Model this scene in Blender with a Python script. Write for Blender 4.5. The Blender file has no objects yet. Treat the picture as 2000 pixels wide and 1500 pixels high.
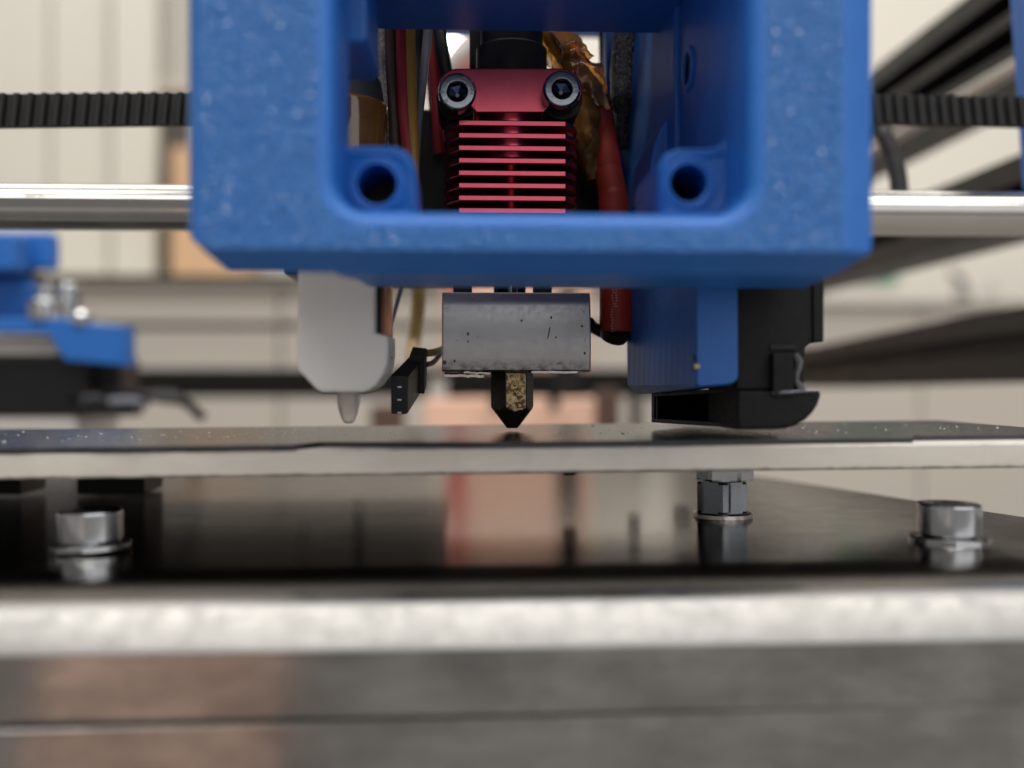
import bpy, bmesh, math, random
from mathutils import Vector, Matrix
random.seed(7)
R = math.radians
# ------------------------------------------------------------------ camera, world, lamps (1 unit = 1 mm)
sc = bpy.context.scene
COL = sc.collection
F = 2000.0                     # focal length in pixels of a 2000 px wide picture
YAW = R(2.5)
CAMZ = 6.8
HOR = 748.0
cd = bpy.data.cameras.new('camera')
cam = bpy.data.objects.new('camera', cd); COL.objects.link(cam)
cd.sensor_width = 360.0; cd.lens = 360.0
cd.clip_start = 2.0; cd.clip_end = 20000.0
cd.shift_y = (HOR - 750.0) / 2000.0
cam.location = (0, 0, CAMZ)
cam.rotation_euler = (R(90), 0, -YAW)
cd.dof.use_dof = True
cd.dof.focus_distance = 142.0
cd.dof.aperture_fstop = 0.18 / 1.75     # aperture radius 1.75 mm
sc.camera = cam

w = bpy.data.worlds.new('World'); sc.world = w
w.use_nodes = True
bg = w.node_tree.nodes['Background']
bg.inputs[0].default_value = (1.0, 0.97, 0.935, 1)
bg.inputs[1].default_value = 0.26

def area_light(name, loc, rot, sx, sy, radiance, color):
    l = bpy.data.lights.new(name, 'AREA'); l.shape = 'RECTANGLE'
    l.size = sx; l.size_y = sy; l.color = color
    l.energy = radiance * math.pi * sx * sy
    o = bpy.data.objects.new(name, l); COL.objects.link(o)
    o.location = loc; o.rotation_euler = rot
    return o
WARM = (1.0, 0.965, 0.91)
for (x, y, k) in ((0, 950, 1.0), (0, -380, 1.0), (0, -1500, 1.0)):
    area_light('ceiling_lamp', (x, y, 1700), (0, 0, 0), 2800, 420, 8.0 * k, WARM)
area_light('window_light', (1350, -1800, 850), (R(90), 0, R(30)), 3600, 1500, .95, (0.97, 0.97, 1.0))

sc.view_settings.view_transform = 'Standard'
sc.view_settings.look = 'None'
sc.view_settings.gamma = 1.0
sc.view_settings.exposure = 0.0
sc.render.engine = 'CYCLES'
sc.cycles.use_denoising = True
sc.cycles.max_bounces = 10
sc.cycles.caustics_reflective = True
sc.cycles.blur_glossy = 1.0
sc.cycles.caustics_refractive = False
sc.cycles.sample_clamp_indirect = 6.0

# ------------------------------------------------------------------ geometry helpers
_fw = Vector((math.sin(YAW), math.cos(YAW), 0)); _rt = Vector((math.cos(YAW), -math.sin(YAW), 0))
def P(px, py, Y):
    """the point of the place at depth Y that is seen at this spot of the photograph"""
    d = _fw + _rt * ((px - 1000.0) / F) + Vector((0, 0, 1)) * ((HOR - py) / F)
    t = Y / d.y
    return Vector((0, 0, CAMZ)) + d * t
def PX(px, Y): return P(px, HOR, Y).x
def PZ(py, Y, px=1000): return P(px, py, Y).z

class MB:
    def __init__(s): s.bm = bmesh.new()
    def face(s, vs):
        try: return s.bm.faces.new(vs)
        except ValueError: return None
    def box(s, a, b, bev=0.0, seg=2, rot=None):
        a = Vector(a); b = Vector(b)
        c = (a + b) / 2; d = b - a
        r = bmesh.ops.create_cube(s.bm, size=1.0)
        vs = r['verts']
        bmesh.ops.scale(s.bm, vec=[abs(v) for v in d], verts=vs)
        if rot: bmesh.ops.rotate(s.bm, matrix=rot, verts=vs)
        bmesh.ops.translate(s.bm, vec=c, verts=vs)
        if bev > 0:
            es = list({e for v in vs for e in v.link_edges})
            bmesh.ops.bevel(s.bm, geom=es, offset=bev, segments=seg, affect='EDGES', profile=0.5)
        return s
    def loft(s, rings, closed=True, caps=True):
        vr = [[s.bm.verts.new(p) for p in r] for r in rings]
        n = len(vr[0])
        for a, b in zip(vr, vr[1:]):
            for i in range(n if closed else n - 1):
                j = (i + 1) % n
                s.face((a[i], a[j], b[j], b[i]))
        if caps and closed:
            s.face(list(reversed(vr[0]))); s.face(vr[-1])
        return s
    def hexa(s, q0, q1, bev=0.0):
        """solid between two quads"""
        vs = [s.bm.verts.new(p) for p in list(q0) + list(q1)]
        fs = [s.face([vs[3], vs[2], vs[1], vs[0]]), s.face(vs[4:])]
        for i in range(4):
            j = (i + 1) % 4
            fs.append(s.face((vs[i], vs[j], vs[4 + j], vs[4 + i])))
        if bev > 0:
            bmesh.ops.bevel(s.bm, geom=list({e for f in fs if f for e in f.edges}), offset=bev, segments=2, affect='EDGES', profile=0.5)
        return s
    def prism(s, poly, y0, y1, bev=0.0, segs=2):
        """XZ polygon pushed from depth y0 to y1, with its front and back rims bevelled"""
        rings = []
        if bev > 0:
            small = inset(poly, bev)
            rings += [[(x, y0, z) for x, z in small]]
            rings += [[(x + (x2 - x) * .7, y0 + bev * .3, z + (z2 - z) * .7) for (x, z), (x2, z2) in zip(small, poly)]]
            rings += [[(x, y0 + bev, z) for x, z in poly], [(x, y1, z) for x, z in poly]]
        else:
            rings = [[(x, y0, z) for x, z in poly], [(x, y1, z) for x, z in poly]]
        return s.loft(rings)
    def tube(s, pts, r, n=10, caps=True, jitter=0.0):
        pts = [Vector(p) for p in pts]
        rs = r if isinstance(r, (list, tuple)) else [r] * len(pts)
        rings = []; up = None
        for i, p in enumerate(pts):
            t = (pts[min(i + 1, len(pts) - 1)] - pts[max(i - 1, 0)]).normalized()
            if up is None:
                up = Vector((0, 1, 0)) if abs(t.y) < .9 else Vector((1, 0, 0))
            u = (up - t * up.dot(t)).normalized(); v = t.cross(u); up = u
            ring = []
            for k in range(n):
                a = 2 * math.pi * k / n
                rr = rs[i] * (1 + (random.uniform(-jitter, jitter) if jitter else 0))
                ring.append(p + (u * math.cos(a) + v * math.sin(a)) * rr)
            rings.append(ring)
        return s.loft(rings, caps=caps)
    def lathe(s, prof, c, axis='z', n=32, caps=True):
        """profile of (radius, along) pairs turned about an axis through c"""
        c = Vector(c); rings = []
        for r, h in prof:
            ring = []
            for k in range(n):
                a = 2 * math.pi * k / n
                ca, sa = r * math.cos(a), r * math.sin(a)
                ring.append(c + Vector({'z': (ca, sa, h), 'y': (ca, h, -sa), 'x': (h, ca, sa)}[axis]))
            rings.append(ring)
        return s.loft(rings, caps=caps)
    def sheet_with_holes(s, outer, holes, y0, y1):
        """flat plate in XZ with real holes through it"""
        loops = [outer] + holes
        fr = []; es = []
        for lp in loops:
            vs = [s.bm.verts.new((x, y0, z)) for x, z in lp]
            fr.append(vs)
            for i in range(len(vs)): es.append(s.bm.edges.new((vs[i], vs[(i + 1) % len(vs)])))
        bmesh.ops.triangle_fill(s.bm, use_beauty=True, edges=es, use_dissolve=False)
        for lp, vs in zip(loops, fr):
            bk = [s.bm.verts.new((x, y1, z)) for x, z in lp]
            for i in range(len(vs)):
                j = (i + 1) % len(vs); s.face((vs[i], vs[j], bk[j], bk[i]))
        return s
    def build(s, name, mat, parent=None, smooth=35, loc=None, mats=None):
        bmesh.ops.remove_doubles(s.bm, verts=s.bm.verts, dist=1e-5)
        bmesh.ops.recalc_face_normals(s.bm, faces=s.bm.faces)
        root = parent
        while root is not None and root.parent is not None: root = root.parent
        if root is not None: base = Vector(root.location)
        elif loc is not None: base = Vector(loc)
        else:
            cs = [v.co for v in s.bm.verts]
            base = Vector(((min(c.x for c in cs) + max(c.x for c in cs)) / 2, (min(c.y for c in cs) + max(c.y for c in cs)) / 2, min(c.z for c in cs)))
        bmesh.ops.translate(s.bm, vec=-base, verts=s.bm.verts)
        me = bpy.data.meshes.new(name)
        s.bm.to_mesh(me); s.bm.free()
        for m in (mats or [mat]): me.materials.append(m)
        if smooth:
            for p in me.polygons: p.use_smooth = True
            me.set_sharp_from_angle(angle=R(smooth))
        o = bpy.data.objects.new(name, me); COL.objects.link(o)
        if smooth:
            wn = o.modifiers.new('weighted', 'WEIGHTED_NORMAL'); wn.keep_sharp = True; wn.weight = 80
        if parent is not None: o.parent = parent
        else: o.location = base
        return o

def inset(poly, d):
    n = len(poly); out = []
    area = sum(poly[i][0] * poly[(i + 1) % n][1] - poly[(i + 1) % n][0] * poly[i][1] for i in range(n))
    sg = 1 if area > 0 else -1
    for i in range(n):
        p0 = Vector(poly[i - 1]); p1 = Vector(poly[i]); p2 = Vector(poly[(i + 1) % n])
        a = (p1 - p0).normalized(); b = (p2 - p1).normalized()
        na = Vector((-a.y, a.x)) * sg; nb = Vector((-b.y, b.x)) * sg
        m = (na + nb); k = m.length
        if k < 1e-6: out.append(tuple(p1 + na * d)); continue
        m /= k
        out.append(tuple(p1 + m * (d / max(.35, m.dot(na)))))
    return out
def poly_px(pts, Y): return [(P(x, y, Y).x, P(x, y, Y).z) for x, y in pts]
def circle(c, r, n=32): return [(c[0] + r * math.cos(2 * math.pi * k / n), c[1] + r * math.sin(2 * math.pi * k / n)) for k in range(n)]
def arc_pts(cx, cy, rx, ry, a0, a1, n=8): return [(cx + rx * math.cos(R(a0 + (a1 - a0) * i / n)), cy - ry * math.sin(R(a0 + (a1 - a0) * i / n))) for i in range(n + 1)]
def smooth_path(pts, k=6):
    pts = [Vector(p) for p in pts]; out = []
    for i in range(len(pts) - 1):
        p0 = pts[max(i - 1, 0)]; p1 = pts[i]; p2 = pts[i + 1]; p3 = pts[min(i + 2, len(pts) - 1)]
        for j in range(k):
            t = j / k
            out.append(.5 * ((2 * p1) + (p2 - p0) * t + (2 * p0 - 5 * p1 + 4 * p2 - p3) * t * t + (3 * p1 - p0 - 3 * p2 + p3) * t ** 3))
    out.append(pts[-1]); return out
def thing(name, label, cat, loc, group=None):
    o = bpy.data.objects.new(name, None); COL.objects.link(o)
    o.empty_display_size = 3; o.location = loc
    return tag(o, label, cat, group)
def tag(o, label, cat, group=None):
    o['label'] = label; o['category'] = cat
    if group: o['group'] = group
    return o
def struct(o, label=None):
    o['kind'] = 'structure'
    if label: o['label'] = label
    return o
def copy_tree(o, parent=None, offset=None):
    c = o.copy(); COL.objects.link(c); c.parent = parent
    if offset is not None: c.location = Vector(o.location) + Vector(offset)
    for ch in list(o.children): copy_tree(ch, c)
    return c

# ------------------------------------------------------------------ materials
class NT:
    def __init__(s, name):
        s.m = bpy.data.materials.new(name); s.m.use_nodes = True
        s.t = s.m.node_tree; s.b = s.t.nodes['Principled BSDF']
        s.co = None
    def n(s, kind, **kw):
        x = s.t.nodes.new(kind)
        for k, v in kw.items(): setattr(x, k, v)
        return x
    def l(s, a, b): s.t.links.new(a, b)
    def coord(s, scale=(1, 1, 1), rot=(0, 0, 0)):
        tc = s.n('ShaderNodeTexCoord'); mp = s.n('ShaderNodeMapping')
        mp.inputs['Scale'].default_value = scale; mp.inputs['Rotation'].default_value = rot
        s.l(tc.outputs['Object'], mp.inputs['Vector']); return mp.outputs[0]
    def noise(s, sc_, det=4, rough=.55, co=None, dist=0):
        x = s.n('ShaderNodeTexNoise'); x.inputs['Scale'].default_value = sc_; x.inputs['Detail'].default_value = det
        x.inputs['Roughness'].default_value = rough; x.inputs['Distortion'].default_value = dist
        s.l(co if co is not None else s.coord(), x.inputs['Vector']); return x.outputs['Fac']
    def ramp(s, fac, stops):
        x = s.n('ShaderNodeValToRGB'); e = x.color_ramp.elements
        while len(e) < len(stops): e.new(.5)
        for i, (p, c) in enumerate(stops):
            e[i].position = p; e[i].color = (c[0], c[1], c[2], 1) if hasattr(c, '__len__') else (c, c, c, 1)
        s.l(fac, x.inputs[0]); return x.outputs[0]
    def mix(s, fac, a, b):
        x = s.n('ShaderNodeMix', data_type='RGBA')
        for i, v in ((6, a), (7, b)):
            if hasattr(v, 'links'): s.l(v, x.inputs[i])
            else: x.inputs[i].default_value = (*v, 1)
        if hasattr(fac, 'links'): s.l(fac, x.inputs[0])
        else: x.inputs[0].default_value = fac
        return x.outputs[2]
    def math(s, op, a, b):
        x = s.n('ShaderNodeMath', operation=op)
        for i, v in ((0, a), (1, b)):
            if hasattr(v, 'links'): s.l(v, x.inputs[i])
            else: x.inputs[i].default_value = v
        return x.outputs[0]
    def bump(s, h, strength, dist=.05, prev=None):
        x = s.n('ShaderNodeBump'); x.inputs['Strength'].default_value = strength; x.inputs['Distance'].default_value = dist
        s.l(h, x.inputs['Height'])
        if prev is not None: s.l(prev, x.inputs['Normal'])
        return x.outputs[0]
    def set(s, **kw):
        for k, v in kw.items():
            i = s.b.inputs[k.replace('_', ' ')]
            if hasattr(v, 'links'): s.l(v, i)
            elif hasattr(v, '__len__'): i.default_value = (*v, 1) if len(i.default_value) == 4 else v
            else: i.default_value = v
        return s
    def wave(s, axis, period, dist=0.0, dscale=1.0, co=None):
        x = s.n('ShaderNodeTexWave', wave_type='BANDS', bands_direction=axis)
        x.inputs['Scale'].default_value = .314 / period
        x.inputs['Distortion'].default_value = dist; x.inputs['Detail Scale'].default_value = dscale
        x.inputs['Detail'].default_value = 2
        s.l(co if co is not None else s.coord(), x.inputs['Vector']); return x.outputs['Fac']

def plain(name, col, rough=.5, metal=0.0, var=.12, nscale=.6, bump=0.0, bscale=3.0, spec=.5):
    t = NT(name)
    f = t.noise(nscale, 5)
    a = tuple(c * (1 - var) for c in col); b = tuple(min(1, c * (1 + var)) for c in col)
    t.set(Base_Color=t.mix(f, a, b), Metallic=metal, Specular_IOR_Level=spec)
    t.set(Roughness=t.ramp(t.noise(nscale * 2.3, 4), [(.3, max(.02, rough * .85)), (.7, min(1, rough * 1.15))]))
    if bump: t.set(Normal=t.bump(t.noise(bscale, 3), bump, .1))
    return t.m

BLUE = (.028, .135, .50)
def blue_textured():
    t = NT('blue_textured_print')
    v = t.n('ShaderNodeTexVoronoi'); v.inputs['Scale'].default_value = 1.5; v.inputs['Randomness'].default_value = 1
    t.l(t.coord(), v.inputs['Vector'])
    b1 = t.bump(t.ramp(v.outputs['Distance'], [(.0, 1), (.6, 0)]), 1.0, .22)
    b2 = t.bump(t.noise(2.2, 6, .72), 1.0, .3, b1)
    t.set(Base_Color=t.mix(t.noise(1.1, 5, .65), (.014, .125, .43), (.026, .20, .59)), Roughness=t.ramp(t.noise(1.7, 3), [(.35, .22), (.7, .42)]), Normal=b2, Specular_IOR_Level=.6)
    return t.m
def blue_layers(name, axis='Y', period=.27, strength=.5, wob=.6):
    t = NT(name)
    wv = t.wave(axis, period, wob, .35)
    b = t.bump(wv, strength, .06)
    b = t.bump(t.noise(.5, 4), .25, .2, b)
    t.set(Base_Color=t.mix(t.noise(.35, 4), (.014, .125, .46), (.024, .165, .56)), Roughness=.42, Normal=b, Specular_IOR_Level=.5)
    return t.m
def blue_boss():
    t = NT('blue_diagonal_infill')
    wv = t.wave('X', .42, .5, .5, co=t.coord((1, 1, 1), (0, R(-50), 0)))
    b = t.bump(wv, 1.0, .3); b = t.bump(t.noise(1.4, 4), .4, .15, b)
    t.set(Base_Color=t.mix(t.noise(.8, 4), (.010, .13, .52), (.018, .18, .62)), Roughness=.34, Normal=b)
    return t.m
def brushed(name, col, rough, sx=.05, sy=2.5, bumpk=.12, metal=1.0, dirt=None, aniso=0.0):
    t = NT(name)
    g = t.noise(1.0, 6, .7, co=t.coord((sx, sy, sy)))
    big = t.noise(.09, 5, .6)
    c = t.mix(g, tuple(x * .88 for x in col), tuple(min(1, x * 1.06) for x in col))
    c = t.mix(t.ramp(big, [(.35, 0), (.75, .35)]), c, tuple(x * .72 for x in col))
    t.set(Base_Color=c, Metallic=metal, Roughness=t.ramp(t.noise(.5, 5), [(.25, rough * .75), (.75, rough * 1.3)]), Normal=t.bump(g, bumpk, .04), Anisotropic=aniso)
    return t.m
def worn_bar():
    t = NT('worn_brushed_bar')
    g = t.noise(1.0, 6, .7, co=t.coord((.03, 2.2, 2.2)))
    blot = t.noise(.13, 4, .6, co=t.coord((.6, 1, 1)))
    fine = t.noise(.55, 5, .65, co=t.coord((.35, 1, 1)))
    c = t.mix(t.ramp(blot, [(.3, 0), (.7, 1)]), (.20, .197, .194), (.34, .334, .328))
    c = t.mix(t.ramp(fine, [(.4, 0), (.72, .55)]), c, (.15, .147, .144))
    t.set(Base_Color=c, Metallic=1.0, Roughness=t.ramp(fine, [(.3, .05), (.7, .15)]), Normal=t.bump(g, .05, .03))
    return t.m
def streaked_bolt():
    t = NT('drawn_zinc_bolt')
    g = t.noise(1.0, 5, .7, co=t.coord((3.2, 3.2, .12)))
    t.set(Base_Color=t.mix(g, (.48, .49, .51), (.72, .73, .74)), Metallic=1.0, Roughness=.13, Normal=t.bump(g, .16, .12))
    return t.m
def red_anodised():
    t = NT('red_anodised_aluminium')
    g = t.noise(6.0, 4, .7)
    t.set(Base_Color=t.mix(t.noise(.8, 4), (.54, .08, .118), (.66, .12, .165)), Metallic=.92, Roughness=.25, Normal=t.bump(g, .2, .03))
    return t.m
def heater_steel():
    t = NT('stained_heater_steel')
    co = t.coord()
    base = t.mix(t.noise(.35, 5), (.41, .412, .425), (.54, .54, .545))
    spots = t.ramp(t.noise(.62, 4, .6, dist=.6), [(.66, 0), (.74, 1)])
    sx = t.n('ShaderNodeSeparateXYZ'); tc = t.n('ShaderNodeTexCoord'); t.l(tc.outputs['Object'], sx.inputs[0])
    # burnt-on residue creeps up from the lower rim of the block
    low = t.n('ShaderNodeMapRange'); low.inputs[1].default_value = 10.0; low.inputs[2].default_value = 7.9
    t.l(sx.outputs['Z'], low.inputs[0])
    rim = t.math('MULTIPLY', low.outputs[0], t.ramp(t.noise(1.1, 5, .65), [(.38, 0), (.62, 1)]))
    c = t.mix(t.math('MULTIPLY', spots, .55), base, (.07, .05, .035))
    c = t.mix(rim, c, (.085, .045, .02))
    t.set(Base_Color=c, Metallic=t.math('SUBTRACT', .92, t.math('MULTIPLY', rim, .7)), Roughness=t.ramp(t.noise(1.6, 4), [(.3, .36), (.7, .48)]), Normal=t.bump(t.noise(2.2, 5), .03, .03))
    return t.m
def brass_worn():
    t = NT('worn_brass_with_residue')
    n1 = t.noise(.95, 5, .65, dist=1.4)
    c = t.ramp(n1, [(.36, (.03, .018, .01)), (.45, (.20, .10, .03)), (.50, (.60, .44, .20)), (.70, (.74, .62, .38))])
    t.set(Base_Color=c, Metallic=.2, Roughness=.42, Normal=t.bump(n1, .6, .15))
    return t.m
def bed_top():
    t = NT('black_build_surface')
    sp = t.noise(3.2, 3, .75)
    t.set(Base_Color=t.mix(t.noise(.3, 4), (.018, .018, .02), (.04, .04, .042)), Roughness=t.ramp(t.noise(.6, 4), [(.3, .12), (.75, .30)]),
          Normal=t.bump(sp, .3, .06), Specular_IOR_Level=.65)
    return t.m
def amber_film():
    t = NT('amber_polyimide_film')
    t.set(Base_Color=t.mix(t.noise(.45, 4), (.55, .19, .02), (.92, .50, .12)), Roughness=.12, Transmission_Weight=.7, IOR=1.18, Coat_Weight=1.0, Coat_Roughness=.05, Coat_IOR=1.7,
          Normal=t.bump(t.noise(.8, 3, .5, dist=1.0), .35, .3))
    return t.m
def braid(name, a, b, sc_=2.2):
    t = NT(name)
    v = t.n('ShaderNodeTexVoronoi'); v.inputs['Scale'].default_value = sc_
    t.l(t.coord((1.6, 1.6, .7), (0, R(25), 0)), v.inputs['Vector'])
    f = t.ramp(v.outputs['Distance'], [(.1, 1), (.6, 0)])
    t.set(Base_Color=t.mix(f, a, b), Roughness=.42, Normal=t.bump(f, .8, .2))
    return t.m
def emissive(name, col, k):
    t = NT(name); t.set(Base_Color=(.8, .8, .8), Emission_Color=col, Emission_Strength=k); return t.m
def printed_sleeve():
    t = NT('red_silicone_sleeve')
    t.set(Base_Color=t.mix(t.noise(.7, 5), (.30, .022, .014), (.44, .045, .022)), Roughness=.5, Normal=t.bump(t.noise(5, 3), .25, .05))
    return t.m

M = dict(
    blue_face=blue_textured(), blue=blue_layers('blue_layered_print'), blue_vert=blue_layers('blue_vertical_layer_print', 'X', .30, .5, 1.4),
    blue_boss=blue_boss(), red=red_anodised(), heater=heater_steel(), brass=brass_worn(), bed_top=bed_top(), amber=amber_film(),
    black=plain('black_plastic', (.007, .007, .008), .42, bump=.2, bscale=4, spec=.35), black_soft=plain('black_moulded_plastic', (.006, .006, .0065), .6, bump=.3, bscale=6, spec=.28),
    rail=plain('black_anodised_rail', (.012, .0115, .011), .45, .0, nscale=.05, spec=.3),
    rubber=plain('black_belt_rubber', (.012, .0115, .0115), .6, bump=.5, bscale=5, spec=.35),
    nozzle=plain('unlit_dark_nozzle', (.02, .016, .012), .45, .4, .3, bump=.25, bscale=5),
    white_pl=None, burnt=plain('burnt_residue', (.075, .055, .04), .6, var=.4), chrome=plain('bright_zinc_steel', (.62, .63, .64), .16, 1.0, .08, 1.2), bolt=streaked_bolt(), dark_zinc=plain('dark_zinc_steel', (.22, .235, .255), .15, 1.0, .15, .9, bump=.08),
    rod=brushed('ground_steel_rod', (.50, .485, .465), .12, .02, 3, .05), plate=brushed('brushed_plate_metal', (.27, .255, .242), .10, .012, 4.0, .32),
    lip=brushed('satin_folded_lip', (.335, .328, .318), .43, .12, 1.8, .22), bar=worn_bar(), bedmetal=brushed('cut_aluminium_edge', (.70, .665, .60), .55, .25, 1.4, .35, .35),
    copper=plain('copper_strip', (.55, .26, .16), .35, .8, .2), under=plain('dark_heater_mat', (.03, .026, .022), .6),
    foil=plain('crumpled_foil', (.55, .50, .47), .3, 1.0, .25, 1.5, bump=.5, bscale=2),
    red_tube=printed_sleeve(), braid_black=braid('black_braided_sleeve', (.010, .010, .012), (.11, .10, .11)), braid_white=braid('grey_braided_cable', (.16, .155, .15), (.52, .50, .47), 2.6),
    taupe=plain('taupe_cabinet_paint', (.56, .507, .445), .5, nscale=.01, var=.03), taupe_dark=plain('cabinet_gap_shadowless_grey', (.10, .085, .075), .7, nscale=.01),
    cream=plain('cream_wall_paint', (.78, .74, .66), .8, nscale=.004, var=.04), cupboard=plain('cream_cupboard_paint', (.66, .63, .555), .5, nscale=.005, var=.03),
    grey_panel=plain('grey_panel', (.48, .455, .40), .6, nscale=.01), card=plain('brown_cardboard', (.60, .39, .23), .8, nscale=.03),
    peach=plain('peach_paper', (.88, .56, .42), .7, nscale=.03), table=plain('grey_table_top', (.25, .238, .228), .5, nscale=.01),
    green=plain('green_sign_plastic', (.015, .36, .20), .5), tapgrey=plain('grey_metal_tap', (.25, .26, .25), .4, .5), pink=plain('pink_paper', (.95, .66, .56), .7, nscale=.03),
    wire_brown=plain('brown_wire', (.06, .03, .022), .45), wire_red=plain('red_wire', (.33, .025, .03), .42), wire_amber=plain('ochre_wire', (.42, .22, .035), .42),
    wire_black=plain('black_wire', (.012, .012, .013), .4), wire_grey=plain('grey_wire', (.17, .17, .21), .42), wire_yellow=plain('pale_yellow_wire', (.62, .44, .17), .45),
    wire_white=plain('white_wire', (.62, .60, .55), .45), sensor=plain('grey_sensor_housing', (.055, .055, .068), .5), kapton_band=None,
    red_pen=plain('red_plastic', (.55, .02, .025), .4), brown_obj=plain('brown_plastic', (.10, .055, .04), .6), grey_obj=plain('pale_grey_plastic', (.50, .48, .45), .5),
    lamp=emissive('lamp_panel_glow', (1, .98, .95), 7.0), socket=plain('socket_dark_metal', (.13, .14, .165), .26, 1.0))
def white_translucent():
    t = NT('white_translucent_plastic')
    t.set(Base_Color=t.mix(t.noise(.25, 4), (.80, .79, .77), (.88, .87, .85)), Roughness=.45, Subsurface_Weight=.5, Subsurface_Radius=(1.2, 1.1, 1.0), Subsurface_Scale=1.0, Normal=t.bump(t.noise(1.5, 3), .08, .1))
    return t.m
def clear_pin():
    t = NT('clear_probe_pin'); t.set(Base_Color=(.86, .84, .80), Roughness=.28, Transmission_Weight=.6, IOR=1.35); return t.m
M['white_pl'] = white_translucent(); M['pin'] = clear_pin()

# ================================================================== SETTING
YW = 1800.0
wall = struct(MB().box((-2500, YW, -900), (2500, YW + 60, 2000)).build('wall', M['cream'], smooth=0))
tbl = struct(MB().box((-1500, -700, -180), (1500, 880, -150), 2).build('table_top', M['table'], smooth=0))

# cupboard with cream doors, upper left of the background
YC = 1500.0
cup = thing('tall_cupboard', 'tall cream cupboard with plain doors behind the printer', 'cupboard', P(100, 545, YC))
def slab_px(px0, py0, px1, py1, Y, depth, bev=0):
    a = P(px0, py1, Y); b = P(px1, py0, Y)
    return MB().box((a.x, Y, a.z), (b.x, Y + depth, b.z), bev)
for (a, b, off) in ((-330, 93, 0), (100, 213, 6), (217, 303, -6)):
    slab_px(a, -320, b, 540, YC + off, 20, 2).build('door', M['cupboard'], cup)
slab_px(-330, -330, 303, 545, YC + 40, 200).build('carcass', M['taupe_dark'], cup)
slab_px(303, -320, 368, 160, YC + 30, 30, 2).build('side_panel', M['grey_panel'], cup)
slab_px(303, 160, 372, 176, YC + 10, 60, 2).build('shelf', M['taupe'], cup)
tag(slab_px(334, 288, 480, 541, YC - 40, 120, 2).build('cardboard_box', M['card']), 'brown cardboard box on the counter between cupboard and blue carriage', 'box')

# drawer cabinets across the back
cabl = thing('drawer_cabinet', 'long taupe drawer cabinet with dark gaps behind the left of the printer', 'cabinet', P(500, 1200, 1250))
YD = 1250.0
slab_px(-250, 541, 1240, 549, YD - 25, 330, 2).build('worktop', M['grey_panel'], cabl)
slab_px(-250, 551, 1240, 1300, YD + 20, 250).build('carcass', M['taupe_dark'], cabl)
for (y0, y1) in ((556, 632), (643, 860), (868, 1290)):
    for (x0, x1) in ((-250, 545), (549, 1240)):
        slab_px(x0, y0, x1, y1, YD, 18, 2).build('drawer_front', M['taupe'], cabl)
cabr = thing('drawer_cabinet', 'taupe cabinet with one seam behind the right black rails', 'cabinet', P(1700, 1200, 1350))
YD2 = 1350.0
slab_px(1250, 588, 2500, 594, YD2 - 15, 330, 2).build('worktop', M['grey_panel'], cabr)
slab_px(1250, 596, 2500, 1300, YD2 + 20, 250).build('carcass', M['taupe_dark'], cabr)
for (x0, x1) in ((1250, 1797), (1800, 2500)):
    slab_px(x0, 595, x1, 1290, YD2, 18, 2).build('door', M['taupe'], cabr)
# things on the right of the back wall
sg = MB().box((PX(1640, YW - 8), YW - 8, PZ(546, YW - 8)), (PX(1752, YW - 8), YW - 2, PZ(500, YW - 8)), 1).build('wall_sign', M['green'])
tag(sg, 'green sign on the cream wall below the diagonal black rail', 'sign')
tp = thing('tap', 'small grey tap standing on the right taupe cabinet', 'tap', P(1880, 588, YD2 + 60))
Yt = YD2 + 60
MB().tube(smooth_path([P(1878, 588, Yt), P(1880, 560, Yt), P(1872, 542, Yt), P(1855, 535, Yt)]), 6, 10).build('spout', M['tapgrey'], tp)
MB().lathe([(11, 0), (11, 14), (7, 18)], P(1880, 588, Yt), 'z', 16).build('base', M['tapgrey'], tp)
tp2 = MB().lathe([(7, 0), (7, 20), (4, 26)], P(1937, 588, Yt), 'z', 14).build('bottle', M['grey_obj']); tag(tp2, 'small pale bottle right of the grey tap', 'bottle')
# bright ceiling lamp seen through the carriage window
YL = 1650.0
lp = thing('ceiling_lamp', 'glowing white lamp panel seen past the wires above the heatsink', 'lamp', P(895, 115, YL))
slab_px(820, -30, 925, 112, YL, 12, 2).build('diffuser', M['lamp'], lp)
a = P(812, 120, YL + 14); b = P(933, -40, YL + 14)
MB().box((a.x, YL + 13, a.z), (b.x, YL + 40, b.z), 2).build('housing', M['grey_obj'], lp)

# ------------------------------------------------------------------ printer frame rails (T-slot)
def rail_y(label, X, ang_top, ang_bot, Y0, Y1, slots, width=20, ztop=None):
    z = lambda k: CAMZ + k * X
    t = thing('frame_rail', label, 'rail', (X, (Y0 + Y1) / 2, z(ang_bot)), 'black slotted frame rails')
    edges = [ang_top] + [v for sl in slots for v in sl] + [ang_bot]
    prof = []
    # side profile with real grooves cut into the inner face
    pts = [(X + width, z(ang_top)), (X, z(ang_top))]
    for (s0, s1) in slots:
        pts += [(X, z(s0)), (X + 12, z(s0)), (X + 12, z(s1)), (X, z(s1))]
    pts += [(X, z(ang_bot)), (X + width, z(ang_bot))]
    MB().loft([[(x, Y0, zz) for x, zz in pts], [(x, Y1, zz) for x, zz in pts]]).build('profile', M['rail'], t, 20)
    return t
rail_y('thick black rail with two grooves, topmost of the rails at the right', 150, .775, .60, 215, 757, [(.728, .685), (.662, .618)], 31)
tag(MB().lathe([(2.1, 215), (2.1, 757)], (151, 0, CAMZ + .583 * 150), 'y', 24).build('linear_rod', M['chrome'], None, 60), 'thin shiny steel rod just under the topmost black rail', 'rod')
rail_y('black rail crossing behind the steel rod at the right', 150, .415, .285, 215, 757, [(.365, .335)], 20)
lo = thing('frame_rail', 'wide black rail level with the nozzle, lowest at the right', 'rail', (150, 480, 6), 'black slotted frame rails')
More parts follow.
